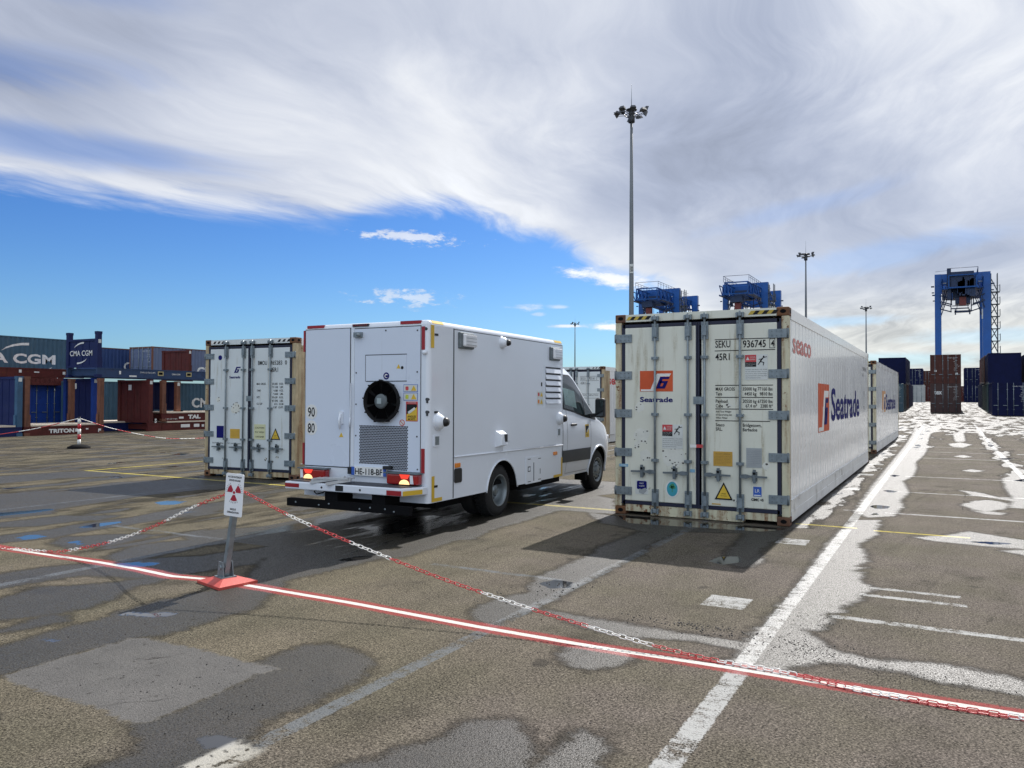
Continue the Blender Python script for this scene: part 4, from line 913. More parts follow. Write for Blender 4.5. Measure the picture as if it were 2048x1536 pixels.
def dome(y, z, r, extra=None, s=1.0):
    m = MB(); m.lathe([(-.01, r), (.015, r*1.02), (.04, r*.95), (.07, r*.75), (.088, r*.42), (.092, .0)], (0, y, z), 'x', 28); m.lathe([(-.012, r*1.15), (.012, r*1.15), (.018, r*1.0)], (0, y, z), 'x', 28)
    m.mi = 1; m.lathe([(.035, r*.58), (.10, r*.58), (.126, r*.44), (.134, 0)], (0, y+r*.30, z-r*.02), 'x', 20)
    m.build('side_camera', [van_white, black_plastic], van)
dome(1.86, 2.462, .078); dome(.205, 1.378, .098); dome(3.86, 1.345, .098)
m = MB()
for y, z in ((.10, 1.185), (3.78, 1.16)):
    m = MB(); m.rect(y, y+.13, z-.11, z+.03, SIDE, .014, -.002, r=.01); m.mi = 1; m.rect(y+.022, y+.108, z-.09, z+.015, SIDE, .017); m.build('connector_cover', [van_white, galv], van)
m = MB(); m.rect(3.27, 3.965, 1.528, 2.205, SIDE, .012, -.002)
for k in range(6):
    z = 1.575+k*.098
    m.hexa([(.010, 3.32, z+.085), (.010, 3.90, z+.085), (.010, 3.90, z+.088), (.010, 3.32, z+.088), (.030, 3.32, z+.012), (.030, 3.90, z+.012), (.033, 3.90, z+.016), (.033, 3.32, z+.016)])
m.mi = 1
for k in range(6): m.rect(3.32, 3.90, 1.661+k*.098, 1.686+k*.098, SIDE, .0135)
m.build('louvre_vent', [van_white, seam_m], van)
m = MB()
for z0, z1, c in ((1.685, 1.782, 2), (1.57, 1.672, 3)):
    m.mi = 0; m.rect(3.02, 3.245, z0, z1, SIDE, .009); m.mi = c; m.rect(3.045, 3.10, z0+.025, z1-.02, SIDE, .0105); m.mi = 1
    m.plate([(3.125, z0+.018), (3.225, z0+.018), (3.175, z1-.015)], SIDE, .008, .0105)
m.mi = 4; m.rect(3.165, 3.205, 1.865, 1.925, SIDE, .009); m.build('warning_label', [pale_sticker, yellow_sign, red_ink, amber_m, black_ink], van)
m = MB(); m.hexa([(-.002, 1.66, .985), (-.002, 1.885, .975), (.10, 1.87, 1.02), (.10, 1.69, 1.02), (-.002, 1.66, 1.225), (-.002, 1.885, 1.225), (.085, 1.87, 1.17), (.085, 1.69, 1.17)])
m.mi = 1; m.rect(1.795, 1.868, 1.06, 1.165, SIDE, .0995, .07); m.build('side_hood', [van_white, black_plastic], van)
for y0, y1, z0, z1 in ((.60, .725, .780, .838), (3.645, 3.775, .755, .808)):
    m = MB(); m.bbox(-.004, .018, y0, y1, z0, z1, .007, 2); m.build('side_marker', amber_m, van)
m = MB(); m.rect(.588, .770, .585, .770, SIDE, .010, -.002, r=.03); m.build('fuel_flap', black_plastic, van)
m = MB(); m.rect(2.64, 3.175, .378, .780, SIDE, .009, -.002); m.mi = 1; seam(m, [(2.905, .41), (2.905, .69)], SIDE, .0115, .02)
for a, b in ((2.70, .745), (3.06, .735), (2.70, .405), (3.06, .412)): m.rect(a, a+.10, b, b+.010, SIDE, .0115)
m.rect(2.70, 2.79, .56, .64, SIDE, .0115); m.mi = 0; m.rect(2.715, 2.775, .575, .625, SIDE, .013); m.mi = 1; m.rect(3.125, 3.14, .5, .58, SIDE, .0115); m.build('locker_panel', [van_white, seam_m], van)
m = MB()
for z in (2.45, .585, 1.495):
    m = MB(); m.rect(.115, .195, z-.012, z+.016, SIDE, .006); m.build('side_label', black_plastic, van)
for a, b, c, e in ((.036, .105, 2.285, 2.565), (.066, .126, .445, .715), (.066, .30, .400, .444), (3.955, 4.005, .432, .70), (3.66, 4.005, .392, .431)):
    m = MB(); m.rect(a, b, c, e, SIDE, .0045); m.build('contour_marking', yellow_tape, van)
m = MB(); m.hexa([(-.030, .07, 2.606), (-.030, .33, 2.606), (-.010, .33, 2.575), (-.010, .07, 2.575), (-.024, .07, 2.624), (-.024, .33, 2.624), (-.002, .33, 2.588), (-.002, .07, 2.588)])
m.build('contour_marking', yellow_tape, van)
m = MB(); m.hexa([(-.030, 3.70, 2.606), (-.030, 3.98, 2.606), (-.010, 3.98, 2.575), (-.010, 3.70, 2.575), (-.024, 3.70, 2.624), (-.024, 3.98, 2.624), (-.002, 3.98, 2.588), (-.002, 3.70, 2.588)])
m.build('contour_marking', yellow_tape, van)
# rear face
m = MB(); m.rect(-1.952, -1.195, .772, 2.572, FRONT, .004); m.rect(-1.135, -.115, .755, 2.560, FRONT, .004); m.build('door_gap', seam_m, van)
m = MB(); m.rect(-1.940, -1.205, .785, 2.562, FRONT, .010, -.002); rd = m.build('rear_door', van_panel, van)
m = MB()
for v, s in ((1.485, '90'), (1.275, '80')):
    m.mi = 0; m.disc(-1.835, v, .098, FRONT, .0125); m.mi = 1; m.text(s, -1.835, v-.062, .128, FRONT, .014, w=.118, center=True, bold=.012)
m.build('speed_disc', [white_ink, black_ink], rd)
m = MB(); m.rect(-1.365, -1.300, 1.33, 1.50, FRONT, .030, .010, r=.02); m.tube([(-1.335, -.03, 1.47), (-1.34, -.05, 1.38), (-1.325, -.05, 1.27)], [.018, .016, .013], 8); m.build('door_handle', van_white, rd)
m = MB(); m.plate([(-1.37, 1.165), (-1.30, 1.165), (-1.335, 1.225)], FRONT, .010, .0125); m.build('warning_label', yellow_sign, rd)
m = MB(); m.rect(-1.128, -.122, .765, 2.548, FRONT, .010, -.002)
m.rect(-.945, -.329, 1.885, 2.205, FRONT, .016, .010)
rp = m.build('rear_panel', van_panel, van)
m = MB()
for pts in ([(-.955, 2.212), (-.32, 2.212)], [(-.950, 1.88), (-.950, 2.21)], [(-.945, 1.880), (-.32, 1.880)]): seam(m, pts, FRONT, .0135, .010)
for u, v in ((-1.1, 1.99), (-.165, 1.99), (-1.1, 1.59), (-.165, 1.2), (-1.1, 1.19), (-.165, 2.50), (-.64, 2.515), (-.155, .80)): m.disc(u, v, .011, FRONT, .014, n=8)
m.build('panel_screws', seam_m, rp)
m = MB(); m.plate([(-.47, 2.035), (-.41, 2.035), (-.44, 2.09)], FRONT, .016, .018); m.mi = 1; m.disc(-.385, 2.045, .020, FRONT, .018); m.mi = 2; m.disc(-.625, 1.945, .045, FRONT, .018); m.mi = 3; m.disc(-.625, 1.945, .026, FRONT, .0195, n=12); m.mi = 2; m.rect(-.635, -.600, 1.93, 1.955, FRONT, .021); m.build('warning_label', [yellow_sign, black_ink, navy_ink, white_ink], rp)
# fan
FC = (-.672, 1.628); R0 = .262
m = MB(); m.lathe([(-.012, R0*.98), (-.075, R0), (-.083, R0*.985), (-.075, R0*.955), (-.04, R0*.93), (-.022, R0*.80), (-.014, .0)], (FC[0], 0, FC[1]), 'y', 48)
for k in range(9):
    a = k*2*math.pi/9+.2; m.bar((FC[0]+R0*.99*math.cos(a), -.02, FC[1]+R0*.99*math.sin(a)), (FC[0]+R0*1.01*math.cos(a), -.083, FC[1]+R0*1.01*math.sin(a)), .025, .018)
fan = m.build('fan', mat('fan_housing', (.007, .007, .008), .6, spec=.25), van)
m = MB()
for k in range(7):
    a = k*2*math.pi/7; b = a+.62
    m.poly([(FC[0]+.07*math.cos(a), -.06, FC[1]+.07*math.sin(a)), (FC[0]+R0*.88*math.cos(a-.1), -.065, FC[1]+R0*.88*math.sin(a-.1)), (FC[0]+R0*.88*math.cos(b), -.045, FC[1]+R0*.88*math.sin(b)), (FC[0]+.07*math.cos(b+.1), -.045, FC[1]+.07*math.sin(b+.1))])
m.build('fan_blades', mat('fan_black', (.003, .003, .0035), 1.0, spec=0.0), fan)
m = MB(); m.lathe([(-.03, .095), (-.07, .092), (-.08, .07), (-.082, 0)], (FC[0], 0, FC[1]), 'y', 24); m.mi = 1; m.rect(FC[0]-.045, FC[0]+.02, FC[1]-.03, FC[1]+.04, FRONT, .0845); m.build('fan_hub', [mat('grey_fan_hub', (.10, .12, .13), .45), mat('pale_fan_badge', (.30, .36, .37), .5)], fan)
# grille: round holes in the white panel
m = MB(); st_ = .0235; rows = 26
for r_ in range(rows):
    v = 1.315-r_*.0212
    for k in range(33):
        u = -1.035+k*st_+(st_/2 if r_ % 2 else 0)
        if u > -.30: continue
        if v < .83 and u < -.58: continue
        m.disc(u, v, .0108, FRONT, .0118, .0098, 6)
m.build('grille', mat('grille_holes', (.012, .012, .016), .8), rp)
m = MB()
for z0, z1, c in ((1.745, 1.838, 2), (1.640, 1.735, 3)):
    m.mi = 4; m.rect(-.366, -.156, z0, z1, FRONT, .0125); m.mi = 0; m.rect(-.360, -.162, z0+.006, z1-.006, FRONT, .014); m.mi = c; m.rect(-.335, -.290, z0+.02, z1-.025, FRONT, .0155, r=.012); m.mi = 1; m.plate([(-.255, z0+.015), (-.172, z0+.015), (-.2135, z1-.012)], FRONT, .014, .0155)
m.mi = 2; m.rect(-.328, -.155, 1.385, 1.628, FRONT, .0125); m.mi = 1; m.rect(-.318, -.165, 1.395, 1.595, FRONT, .014)
m.mi = 5; m.plate([(-.318, 1.47), (-.165, 1.56), (-.165, 1.595), (-.318, 1.595)], FRONT, .014, .0155); m.mi = 0; m.plate([(-.30, 1.50), (-.20, 1.56), (-.185, 1.535), (-.28, 1.475)], FRONT, .0155, .017)
m.mi = 5; m.text('ANGLES', -.2415, 1.432, .026, FRONT, .0155, w=.125, center=True, bold=.02); m.text('MORTS', -.2415, 1.400, .024, FRONT, .0155, w=.11, center=True, bold=.02); m.mi = 0; m.text('ATTENTION', -.2415, 1.605, .014, FRONT, .014, w=.12, center=True)
m.mi = 2; m.disc(-.385, 1.365, .040, FRONT, .0125); m.mi = 0; m.disc(-.385, 1.365, .031, FRONT, .014); m.mi = 2; seam(m, [(-.407, 1.387), (-.363, 1.343)], FRONT, .016, .008)
m.build('warning_label', [pale_sticker, yellow_sign, red_ink, mat('lime_ink', (.5, .55, .05), .5), blue_ink, black_ink], rp)
m = MB(); m.rect(-1.12, -1.00, 2.44, 2.505, FRONT, .050, .010); m.lathe([(-.05, .024), (-.085, .024), (-.086, 0)], (-1.025, 0, 2.47), 'y', 14); m.build('rear_view_camera', galv, van)
m = MB(); m.bar((-1.185, -.02, 1.42), (-1.165, -.03, 1.86), .014); m.tube([(-1.185, -.02, 1.42), (-1.19, -.028, 1.3)], .01, 6); m.build('door_rod', van_white, van)
m = MB(); m.rect(-1.165, -.915, 2.580, 2.612, FRONT, .014, -.02); m.mi = 1
for k in range(8): m.rect(-1.15+k*.029, -1.135+k*.029, 2.590, 2.603, FRONT, .0155)
m.build('third_brake_light', [black_plastic, red_tape], van)
for a, b, c, e in ((-1.925, -1.645, 2.585, 2.622), (-.425, -.125, 2.583, 2.622), (-1.988, -1.958, 2.28, 2.56), (-.108, -.062, 2.26, 2.545), (-1.990, -1.960, .79, 1.075), (-.108, -.058, .755, 1.055)):
    m = MB(); m.rect(a, b, c, e, FRONT, .0045, -.03); m.build('red_reflector', red_tape, van)
for v in (1.655, 1.50):
    m = MB(); m.disc(-.030, v, .020, FRONT, .004, -.05, 12); m.rect(-.040, -.020, v-.045, v, FRONT, .003, -.05); m.build('lock', seam_m, van)
m = MB(); m.disc(-.05, 2.515, .02, FRONT, .004, -.05, 12); m.build('corner_sensor', seam_m, van)
m = MB(); m.lathe([(.0, .028), (-.035, .028), (-.045, .018), (-.046, 0)], (-.055, 0, 2.225), 'y', 14); m.build('rear_sensor', van_white, van)
m = MB(); m.tube([(-1.03, .9, 2.62), (-1.03, .9, 2.72)], .028, 10); m.build('roof_aerial', black_plastic, van)
# number plate
m = MB(); m.rect(-1.145, -.605, .690, .800, FRONT, .035, .012); m.mi = 1; m.rect(-1.145, -1.098, .692, .798, FRONT, .037); m.rect(-.650, -.605, .692, .798, FRONT, .037); m.mi = 2; m.text('HE-118-BF', -1.088, .705, .078, FRONT, .037, w=.425, bold=.02); m.build('number_plate', [white_ink, blue_ink, black_ink], van)
m = MB(); m.rect(-1.21, -1.155, .70, .79, FRONT, .035, .012); m.rect(-.64, -.52, .785, .825, FRONT, .06, .012); m.build('plate_lamp', black_plastic, van)
# bumper with chamfered right corner
m = MB()
def prism(m, plan, z0, z1):
    n = len(plan); A = [m.b.verts.new((x, y, z0)) for x, y in plan]; B = [m.b.verts.new((x, y, z1)) for x, y in plan]; m._f(A[::-1]); m._f(B)
    for i in range(n): m._f([A[i], A[(i+1) % n], B[(i+1) % n], B[i]])
prism(m, [(-1.968, -.35), (-.137, -.35), (-.012, -.10), (-.012, -.002), (-1.98, -.002), (-1.98, -.10)], .505, .600)
m.build('rear_bumper', van_white, van, bevel=.012)
m = MB(); prism(m, [(-1.90, -.31), (-.19, -.31), (-.09, -.10), (-.09, -.005), (-1.90, -.005)], .601, .606)
m.build('bumper_tread', mat('dark_tread_plate', (.05, .055, .07), .6, var=.2, vscale=20), van)
m = MB(); fb = lambda u, v, d: (u, -.35-d, v)
m.rect(-1.962, -1.73, .53, .578, fb, .004); m.build('red_reflector', red_tape, van)
m = MB(); m.rect(-.365, -.150, .512, .570, fb, .004); m.build('red_reflector', red_tape, van)
m = MB(); m.hexa([(-.132, -.348, .512), (-.016, -.112, .520), (-.010, -.115, .520), (-.128, -.352, .512), (-.132, -.348, .568), (-.016, -.112, .574), (-.010, -.115, .574), (-.128, -.352, .568)]); m.build('contour_marking', yellow_tape, van)
m = MB(); m.rect(-1.14, -1.02, .52, .588, fb, .004); m.build('tow_socket', black_plastic, van)
for u in (-1.36, -.76):
    m = MB(); m.disc(u, .55, .014, fb, .004, n=12); m.build('parking_sensor', black_plastic, van)
m = MB(); m.bar((-1.54, -.345, .60), (-1.06, -.27, .68), .05, .03); m.bar((-1.27, -.365, .60), (-.98, -.25, .655), .07, .035); m.bar((-1.45, -.27, .655), (-.98, -.25, .67), .16, .018); m.bar((-1.57, -.30, .62), (-1.5, -.20, .635), .05, .05)
m.mi = 1; m.disc(-1.25, .605, .012, fb, .040, .0, 10); m.build('folding_step', [alloy_m, black_plastic], van)
m = MB(); m.box(-1.95, -.05, -.33, -.26, .285, .385); m.build('underrun_bar', aspect_black, van)
for u in (-1.8, -1.42, -1.26, -.78, -.62, -.4, -.27):
    m = MB(); m.lathe([(-.33, .012), (-.336, .011), (-.337, 0)], (u, 0, .33+.02*math.sin(u*9)), 'y', 10); m.build('bolt', galv, van)
m = MB(); m.box(-1.35, -1.15, -.30, .4, .37, .50); m.box(-.62, -.42, -.30, .4, .37, .50); m.box(-1.5, -1.35, .2, 5.6, .42, .55); m.box(-.62, -.48, .2, 5.6, .42, .55); m.box(-1.9, -.1, .05, 4.3, .44, .50); m.box(-1.75, -.25, .55, 1.2, .25, .44); m.box(-1.7, -.3, 2.6, 3.6, .26, .44); m.box(-.30, -.05, 2.55, 4.0, .30, .39); m.tube([(-1.7, 1.895, .36), (-.2, 1.895, .36)], .07, 10); m.lathe([(-1.13, .16), (-.90, .16)], (0, 1.895, .36), 'x', 16, close=True); m.box(-1.6, -.4, 5.5, 5.95, .30, .5)
m.build('chassis', aspect_black, van)
m = MB(); m.tube([(-1.72, -.02, .50), (-1.70, -.1, .45), (-1.62, -.14, .43), (-1.55, -.1, .45), (-1.54, -.02, .50)], .008, 6); m.build('hanging_cable', aspect_black, van)
for (a, b, cs) in ((-1.93, -1.52, 0), (-.545, -.085, 1)):
    fl = lambda u, v, d: (u, -.02-d, v)
    m = MB(); m.bbox(a, b, -.115, -.004, .615, .745, .02, 2); lamp = m.build('tail_lamp', lamp_red, van)
    c = a+.14 if cs == 0 else b-.19
    m = MB(); m.plate([(c-.075, .742), (c+.08, .742), (c+.05, .69), (c-.045, .69)], fl, .093, .098); m.build('brake_bulb', lamp_lit, lamp)
    m = MB(); m.plate([(c+.075*math.cos(x), .622+.058*math.sin(x)) for x in np.linspace(0, math.pi, 12)], fl, .093, .099); m.build('indicator_bulb', lamp_warm, lamp)
    m = MB(); u = a+.03 if cs == 0 else b-.085; m.plate([(u-.02, .63), (u+.03, .63), (u+.015, .735), (u-.025, .735)], fl, .092, .097); m.build('reverse_lens', lens_m, lamp)
    m = MB(); m.box(a-.04, b+.01, -.125, -.002, .746, .760); m.build('lamp_guard', galv_dark, lamp)
# wheels
def wheel(y, dual, front=False):
    for side in (1, -1):
        xo = -.045 if side > 0 else -VW+.045
        t_ = thing('w', None, None); bpy.data.objects.remove(t_)
        m = MB(); s = -side
        prof = [(0.0, .222), (.0, .25), (-.012 if False else .0, .29), (.012, .33), (.035, .352), (.07, .362), (.16, .362), (.195, .352), (.215, .33), (.222, .25), (.222, .222)]
        pr = [(s*a, r) for a, r in prof]; m.lathe(pr, (xo, y, .362), 'x', 48)
        for k in range(40):                               # tread blocks
            a = 2*math.pi*k/40
            for x0 in (.03, .10, .17): m.bar((xo+s*x0, y+.361*math.cos(a), .362+.361*math.sin(a)), (xo+s*(x0+.045), y+.361*math.cos(a+.03), .362+.361*math.sin(a+.03)), .034, .012, up=(0, math.cos(a), math.sin(a)))
        if dual:
            m.lathe([(s*(a+.26), r) for a, r in prof], (xo, y, .362), 'x', 40)
        tyre = m.build('wheel', tyre_m, van)
        m = MB()
        if dual: rp_ = [(s*-.004, .226), (s*-.006, .215), (s*.012, .205), (s*.03, .198), (s*.06, .188), (s*.12, .182), (s*.135, .165), (s*.13, .11), (s*.125, .08), (s*.06, .075), (s*.05, .055), (s*.045, 0)]
        else: rp_ = [(s*-.002, .226), (s*-.004, .215), (s*.012, .205), (s*.03, .195), (s*.035, .18), (s*.02, .14), (s*.012, .10), (s*-.01, .07), (s*-.015, .05), (s*-.016, 0)]
        m.lathe(rp_, (xo, y, .362), 'x', 40)
        m.build('rim', rim_m, tyre)
        m = MB(); rr_ = .137 if dual else .165; ax = .128 if dual else .024
        for k in range(10 if dual else 14):
            a = 2*math.pi*k/(10 if dual else 14); cx, cz = y+rr_*math.cos(a), .362+rr_*math.sin(a)
            m.disc(cx, cz, .021 if dual else .017, lambda u, v, d, xo=xo, s=s: (xo-s*d, u, v), -ax+.006, -ax-.004, 10)
        m.build('rim_hole', aspect_black, tyre)
        m = MB()
        for k in range(6):
            a = 2*math.pi*k/6+.2; cx, cz = y+.098*math.cos(a), .362+.098*math.sin(a); ax = .128 if dual else .010
            m.disc(cx, cz, .012, lambda u, v, d, xo=xo, s=s: (xo-s*d, u, v), -ax+.03, -ax-.004, 6)
        m.build('wheel_nut', galv, tyre)
wheel(1.895, True); wheel(5.726, False, True)
# ---- cab
XC = -VW/2
ST = [  # y, roof z, widths at (sill, low, waist, belt, window, roof edge), belt z
    (3.98, 2.25, (.925, .965, .985, .975, .875, .74), 1.30, .36),
    (4.35, 2.275, (.925, .965, .985, .975, .875, .74), 1.29, .36),
    (4.70, 2.245, (.925, .965, .985, .975, .870, .73), 1.27, .36),
    (4.95, 2.13, (.925, .965, .985, .975, .868, .73), 1.26, .36),
    (5.20, 1.90, (.925, .965, .985, .972, .885, .76), 1.25, .36),
    (5.45, 1.62, (.92, .965, .985, .968, .915, .80), 1.24, .36),
    (5.65, 1.385, (.92, .965, .985, .962, .935, .80), 1.22, .36),
    (5.95, 1.275, (.92, .965, .985, .955, .925, .78), 1.16, .36),
    (6.20, 1.18, (.90, .95, .965, .935, .895, .74), 1.08, .35),
    (6.42, 1.05, (.84, .885, .895, .86, .82, .66), .96, .34),
    (6.56, .93, (.74, .775, .78, .74, .70, .55), .86, .34),
    (6.64, .82, (.60, .62, .62, .58, .54, .42), .77, .35),
]
def catmull(P, n):
    P = np.array(P, float); Q = np.vstack([2*P[0]-P[1], P, 2*P[-1]-P[-2]]); o_ = []
    for i in range(len(P)-1):
        p0, p1, p2, p3 = Q[i:i+4]
        for k in range(n):
            t_ = k/n; o_.append(.5*((2*p1)+(-p0+p2)*t_+(2*p0-5*p1+4*p2-p3)*t_**2+(-p0+3*p1-3*p2+p3)*t_**3))
    o_.append(P[-1]); return np.array(o_)
raw = []
for y, rz_, hw, bz, sz in ST:
    wz = bz+(rz_-bz)*.66; ez = rz_-min(.06, (rz_-bz)*.22)
    raw.append([y, rz_, *hw, bz, sz, wz, ez])
raw = catmull(raw, 5)
secs = []
for r in raw:
    y, rz_, h0, h1, h2, h3, h4, h5, bz, sz, wz, ez = r
    pts = [(h0, sz), (h1, .60), (h2, .60+(bz-.60)*.55), (h3, bz), (h4, wz), (h5, ez), (h5*.6, rz_-.012), (0, rz_)]
    pts = catmull(pts, 4); secs.append((y, pts))
def hw_at(y, z):
    ys = [s[0] for s in secs]; i = int(np.clip(np.searchsorted(ys, y)-1, 0, len(ys)-2)); f = (y-ys[i])/(ys[i+1]-ys[i])
    def one(s):
        p = s[1]; zz_ = p[:25, 1]; return np.interp(z, np.maximum.accumulate(zz_)+np.arange(len(zz_))*1e-6, p[:25, 0])
    return one(secs[i])*(1-f)+one(secs[i+1])*f
m = MB(); rings = []
for y, pts in secs:
    ring = [m.b.verts.new((XC+p[0], y, p[1])) for p in pts]+[m.b.verts.new((XC-p[0], y, p[1])) for p in pts[-2::-1]]
    rings.append(ring)
for A_, B_ in zip(rings[:-1], rings[1:]):
    for k in range(len(A_)-1): m._f([A_[k], A_[k+1], B_[k+1], B_[k]], True)
    m._f([A_[-1], A_[0], B_[0], B_[-1]])
m._f(rings[0][::-1]); m._f(rings[-1])
cab = m.build('cab', [van_white, aspect_black], van)
boolcut(cab, [(5.726, .36, .448, -.36, .3), (5.726, .36, .448, -VW-.3, -VW+.36)])
for f in cab.data.polygons:
    c_0 = f.center
    if 5.2 < c_0.y < 6.25 and c_0.z < .83 and (-.50 < c_0.x < -.05 or -VW+.05 < c_0.x < -VW+.50) and math.hypot(c_0.y-5.726, c_0.z-.36) < .46: f.material_index = 1
if hasattr(cab.data, 'set_sharp_from_angle'): cab.data.set_sharp_from_angle(angle=rad(42))
def skin(m, y0, y1, zlo, zhi, off, n=14, k=6, side=1, both=False):
    V = []
    for i in range(n+1):
        y = y0+(y1-y0)*i/n; a, b = zlo(y), zhi(y); col_ = []
        for j in range(k+1):
            z = a+(b-a)*j/k; col_.append(m.b.verts.new((XC+side*(hw_at(y, z)+off), y, z)))
        V.append(col_)
    for i in range(n):
        for j in range(k): m._f([V[i][j], V[i+1][j], V[i+1][j+1], V[i][j+1]], True)
pw = lambda tab: (lambda y: float(np.interp(y, [a for a, b in tab], [b for a, b in tab])))
wlo = pw([(4.16, 1.52), (4.6, 1.46), (5.0, 1.385), (5.55, 1.315)]); whi = pw([(4.16, 2.02), (4.24, 2.06), (4.68, 2.055), (4.84, 1.96), (5.1, 1.75), (5.36, 1.50), (5.55, 1.33)])
for sd in (1, -1):
    m = MB(); skin(m, 4.13, 5.60, lambda y: wlo(y)-.03, lambda y: whi(y)+.028, .006, 20, 6, sd); m.build('window_seal', black_plastic, cab)
    m = MB(); skin(m, 4.17, 5.50, wlo, whi, .011, 20, 6, sd); m.build('side_window', glass_m, cab)
    m = MB(); skin(m, 4.22, 4.72, lambda y: wlo(y)+.06, lambda y: 1.86-(y-4.22)*.12, .0135, 12, 5, sd); m.build('window_panel', window_panel_m, cab)  # teal panel laid over the rear part of the window glass
    m = MB(); skin(m, 5.06, 5.085, lambda y: wlo(y), lambda y: whi(y), .014, 2, 5, sd); m.build('quarter_light_bar', black_plastic, cab)
    m = MB()
    clo = pw([(4.04, .60), (5.30, .585)]); chi = pw([(4.04, .80), (5.30, .80)])
    skin(m, 4.05, 5.30, clo, chi, .014, 20, 5, sd); m.build('door_cladding', dark_clad, cab)
    m = MB(); dl_ = lambda y: .38
    skin(m, 4.245, 4.253, lambda y: .40, lambda y: 1.50, .0035, 1, 14, sd); skin(m, 4.06, 4.07, lambda y: .38, lambda y: 2.12, .0035, 1, 14, sd); skin(m, 5.315, 5.323, lambda y: .76, lambda y: 1.30, .0035, 1, 10, sd); skin(m, 4.25, 5.28, lambda y: .405, lambda y: .411, .0035, 12, 1, sd)
    m.build('door_gap', seam_m, cab)
    m = MB(); x = XC+sd*(hw_at(4.5, 1.22)); m.bbox(min(x, x+sd*.04), max(x, x+sd*.04), 4.39, 4.60, 1.205, 1.245, .014, 2); m.build('door_handle', black_plastic, cab)
    m = MB(); x = XC+sd*1.0; m.bbox(min(x+sd*.06, x+sd*.24), max(x+sd*.06, x+sd*.24), 5.30, 5.42, 1.33, 1.68, .04, 3); m.bar((XC+sd*.95, 5.36, 1.36), (x+sd*.10, 5.36, 1.38), .09, .07); m.mi = 1; m.rect(x+.075 if sd > 0 else x-.225, x+.225 if sd > 0 else x-.075, 1.36, 1.65, lambda u, v, d: (u, 5.30-d, v), .004, r=.02); m.build('wing_mirror', [black_plastic, mat('mirror_glass', (.07, .08, .085), .05, 1.0)], cab)
    m = MB(); pts = [(XC+sd*(.972 if abs(a) < 9 else 0), 5.726+.448*math.cos(a), .36+.448*math.sin(a)) for a in np.linspace(rad(-8), rad(188), 28)]
    pts = [(XC+sd*(hw_at(p_[1], max(.4, p_[2]))+.004), p_[1], p_[2]) for p_ in pts]; m.tube(pts, .020, 6); m.build('arch_lip', dark_clad if False else van_white, cab)
m = MB()
V = []
for y in np.linspace(4.93, 5.62, 9):
    ys = [s[0] for s in secs]; i = int(np.clip(np.searchsorted(ys, y)-1, 0, len(ys)-2)); f = (y-ys[i])/(ys[i+1]-ys[i]); p_ = secs[i][1]*(1-f)+secs[i+1][1]*f
    top = p_[20:29]; row = [(XC+q[0]*.97, y, q[1]+.008) for q in top]+[(XC-q[0]*.97, y, q[1]+.008) for q in top[-2::-1]]
    V.append([m.b.verts.new(q) for q in row])
for A_, B_ in zip(V[:-1], V[1:]):
    for k in range(len(A_)-1): m._f([A_[k], A_[k+1], B_[k+1], B_[k]], True)
m.build('windscreen', glass_m, cab)
m = MB()
for sd in (1, -1): m.bbox(XC+sd*.80-.09, XC+sd*.80+.09, 6.28, 6.52, .80, .98, .03, 2)
m.build('headlight', lens_m, cab)
m = MB(); m.rect(XC-.5, XC+.5, .62, .82, lambda u, v, d: (u, 6.62+d, v), .03, 0); m.build('radiator_grille', black_plastic, cab)
m = MB(); m.bbox(XC-.78, XC+.78, 6.35, 6.70, .34, .56, .06, 3); m.build('front_bumper', dark_clad, cab)
m = MB()
def lab(u, v, d): return (XC+hw_at(u, v)+d, u, v)
m.plate([(5.05, .985), (5.22, .985), (5.22, 1.215), (5.05, 1.215)], lab, .002, .006); m.mi = 1; m.plate([(5.065, 1.06), (5.205, 1.13), (5.205, 1.19), (5.065, 1.19)], lab, .006, .008); m.mi = 2; m.plate([(5.09, 1.10), (5.19, 1.16), (5.2, 1.135), (5.10, 1.075)], lab, .008, .010); m.mi = 1; m.text('ANGLES', 5.135, 1.025, .022, lab, .008, w=.12, center=True); m.text('MORTS', 5.135, .998, .020, lab, .008, w=.10, center=True)
m.build('warning_label', [yellow_sign, black_ink, pale_sticker], cab)
m = MB(); m.box(-.24, -.03, 5.10, 5.20, .22, .36); m.build('mud_flap', aspect_black, van)

# ------------------------------------------------------------------ warning sign and chains
sign = thing('warning_sign', 'white radiation warning sign on a leaning grey post in a red square base', 'sign', (-5.68, 5.03, 0))
q = [(-.245, -.105), (.165, -.215), (.225, .165), (-.165, .225)]; q2 = [(a*.40, b*.40) for a, b in q]
m = MB(); vs0 = [(a, b, .0) for a, b in q]; vs1 = [(a, b, .022) for a, b in q]; vs2 = [(a, b, .062) for a, b in q2]
m.hexa(vs0+vs1); m.hexa([(a*.995, b*.995, .0225) for a, b in q]+vs2); m.build('base', base_red, sign)
ph = math.atan2(-.11, .41)
rotb = Matrix.Rotation(ph, 4, 'Z')
m = MB(); m.box(-.075, .075, -.07, .07, .060, .070)
for sy in (-1, 1): m.hexa([(-.06, sy*.045-.004, .07), (.06, sy*.045-.004, .07), (.06, sy*.045+.004, .07), (-.06, sy*.045+.004, .07), (-.035, sy*.045-.004, .20), (.035, sy*.045-.004, .20), (.035, sy*.045+.004, .20), (-.035, sy*.045+.004, .20)])
m.lathe([(-.06, .022), (.06, .022)], (0.0, 0, .15), 'y', 14, close=True)
bmesh.ops.transform(m.b, matrix=rotb, verts=m.b.verts); m.build('bracket', galv, sign)
top = Vector((.140, .02, .985)); bot = Vector((0.0, 0, .075))
m = MB(); m.bar(bot, top, .052, .052, up=(math.cos(ph+1.57), math.sin(ph+1.57), 0)); m.build('post', galv, sign, bevel=.006)
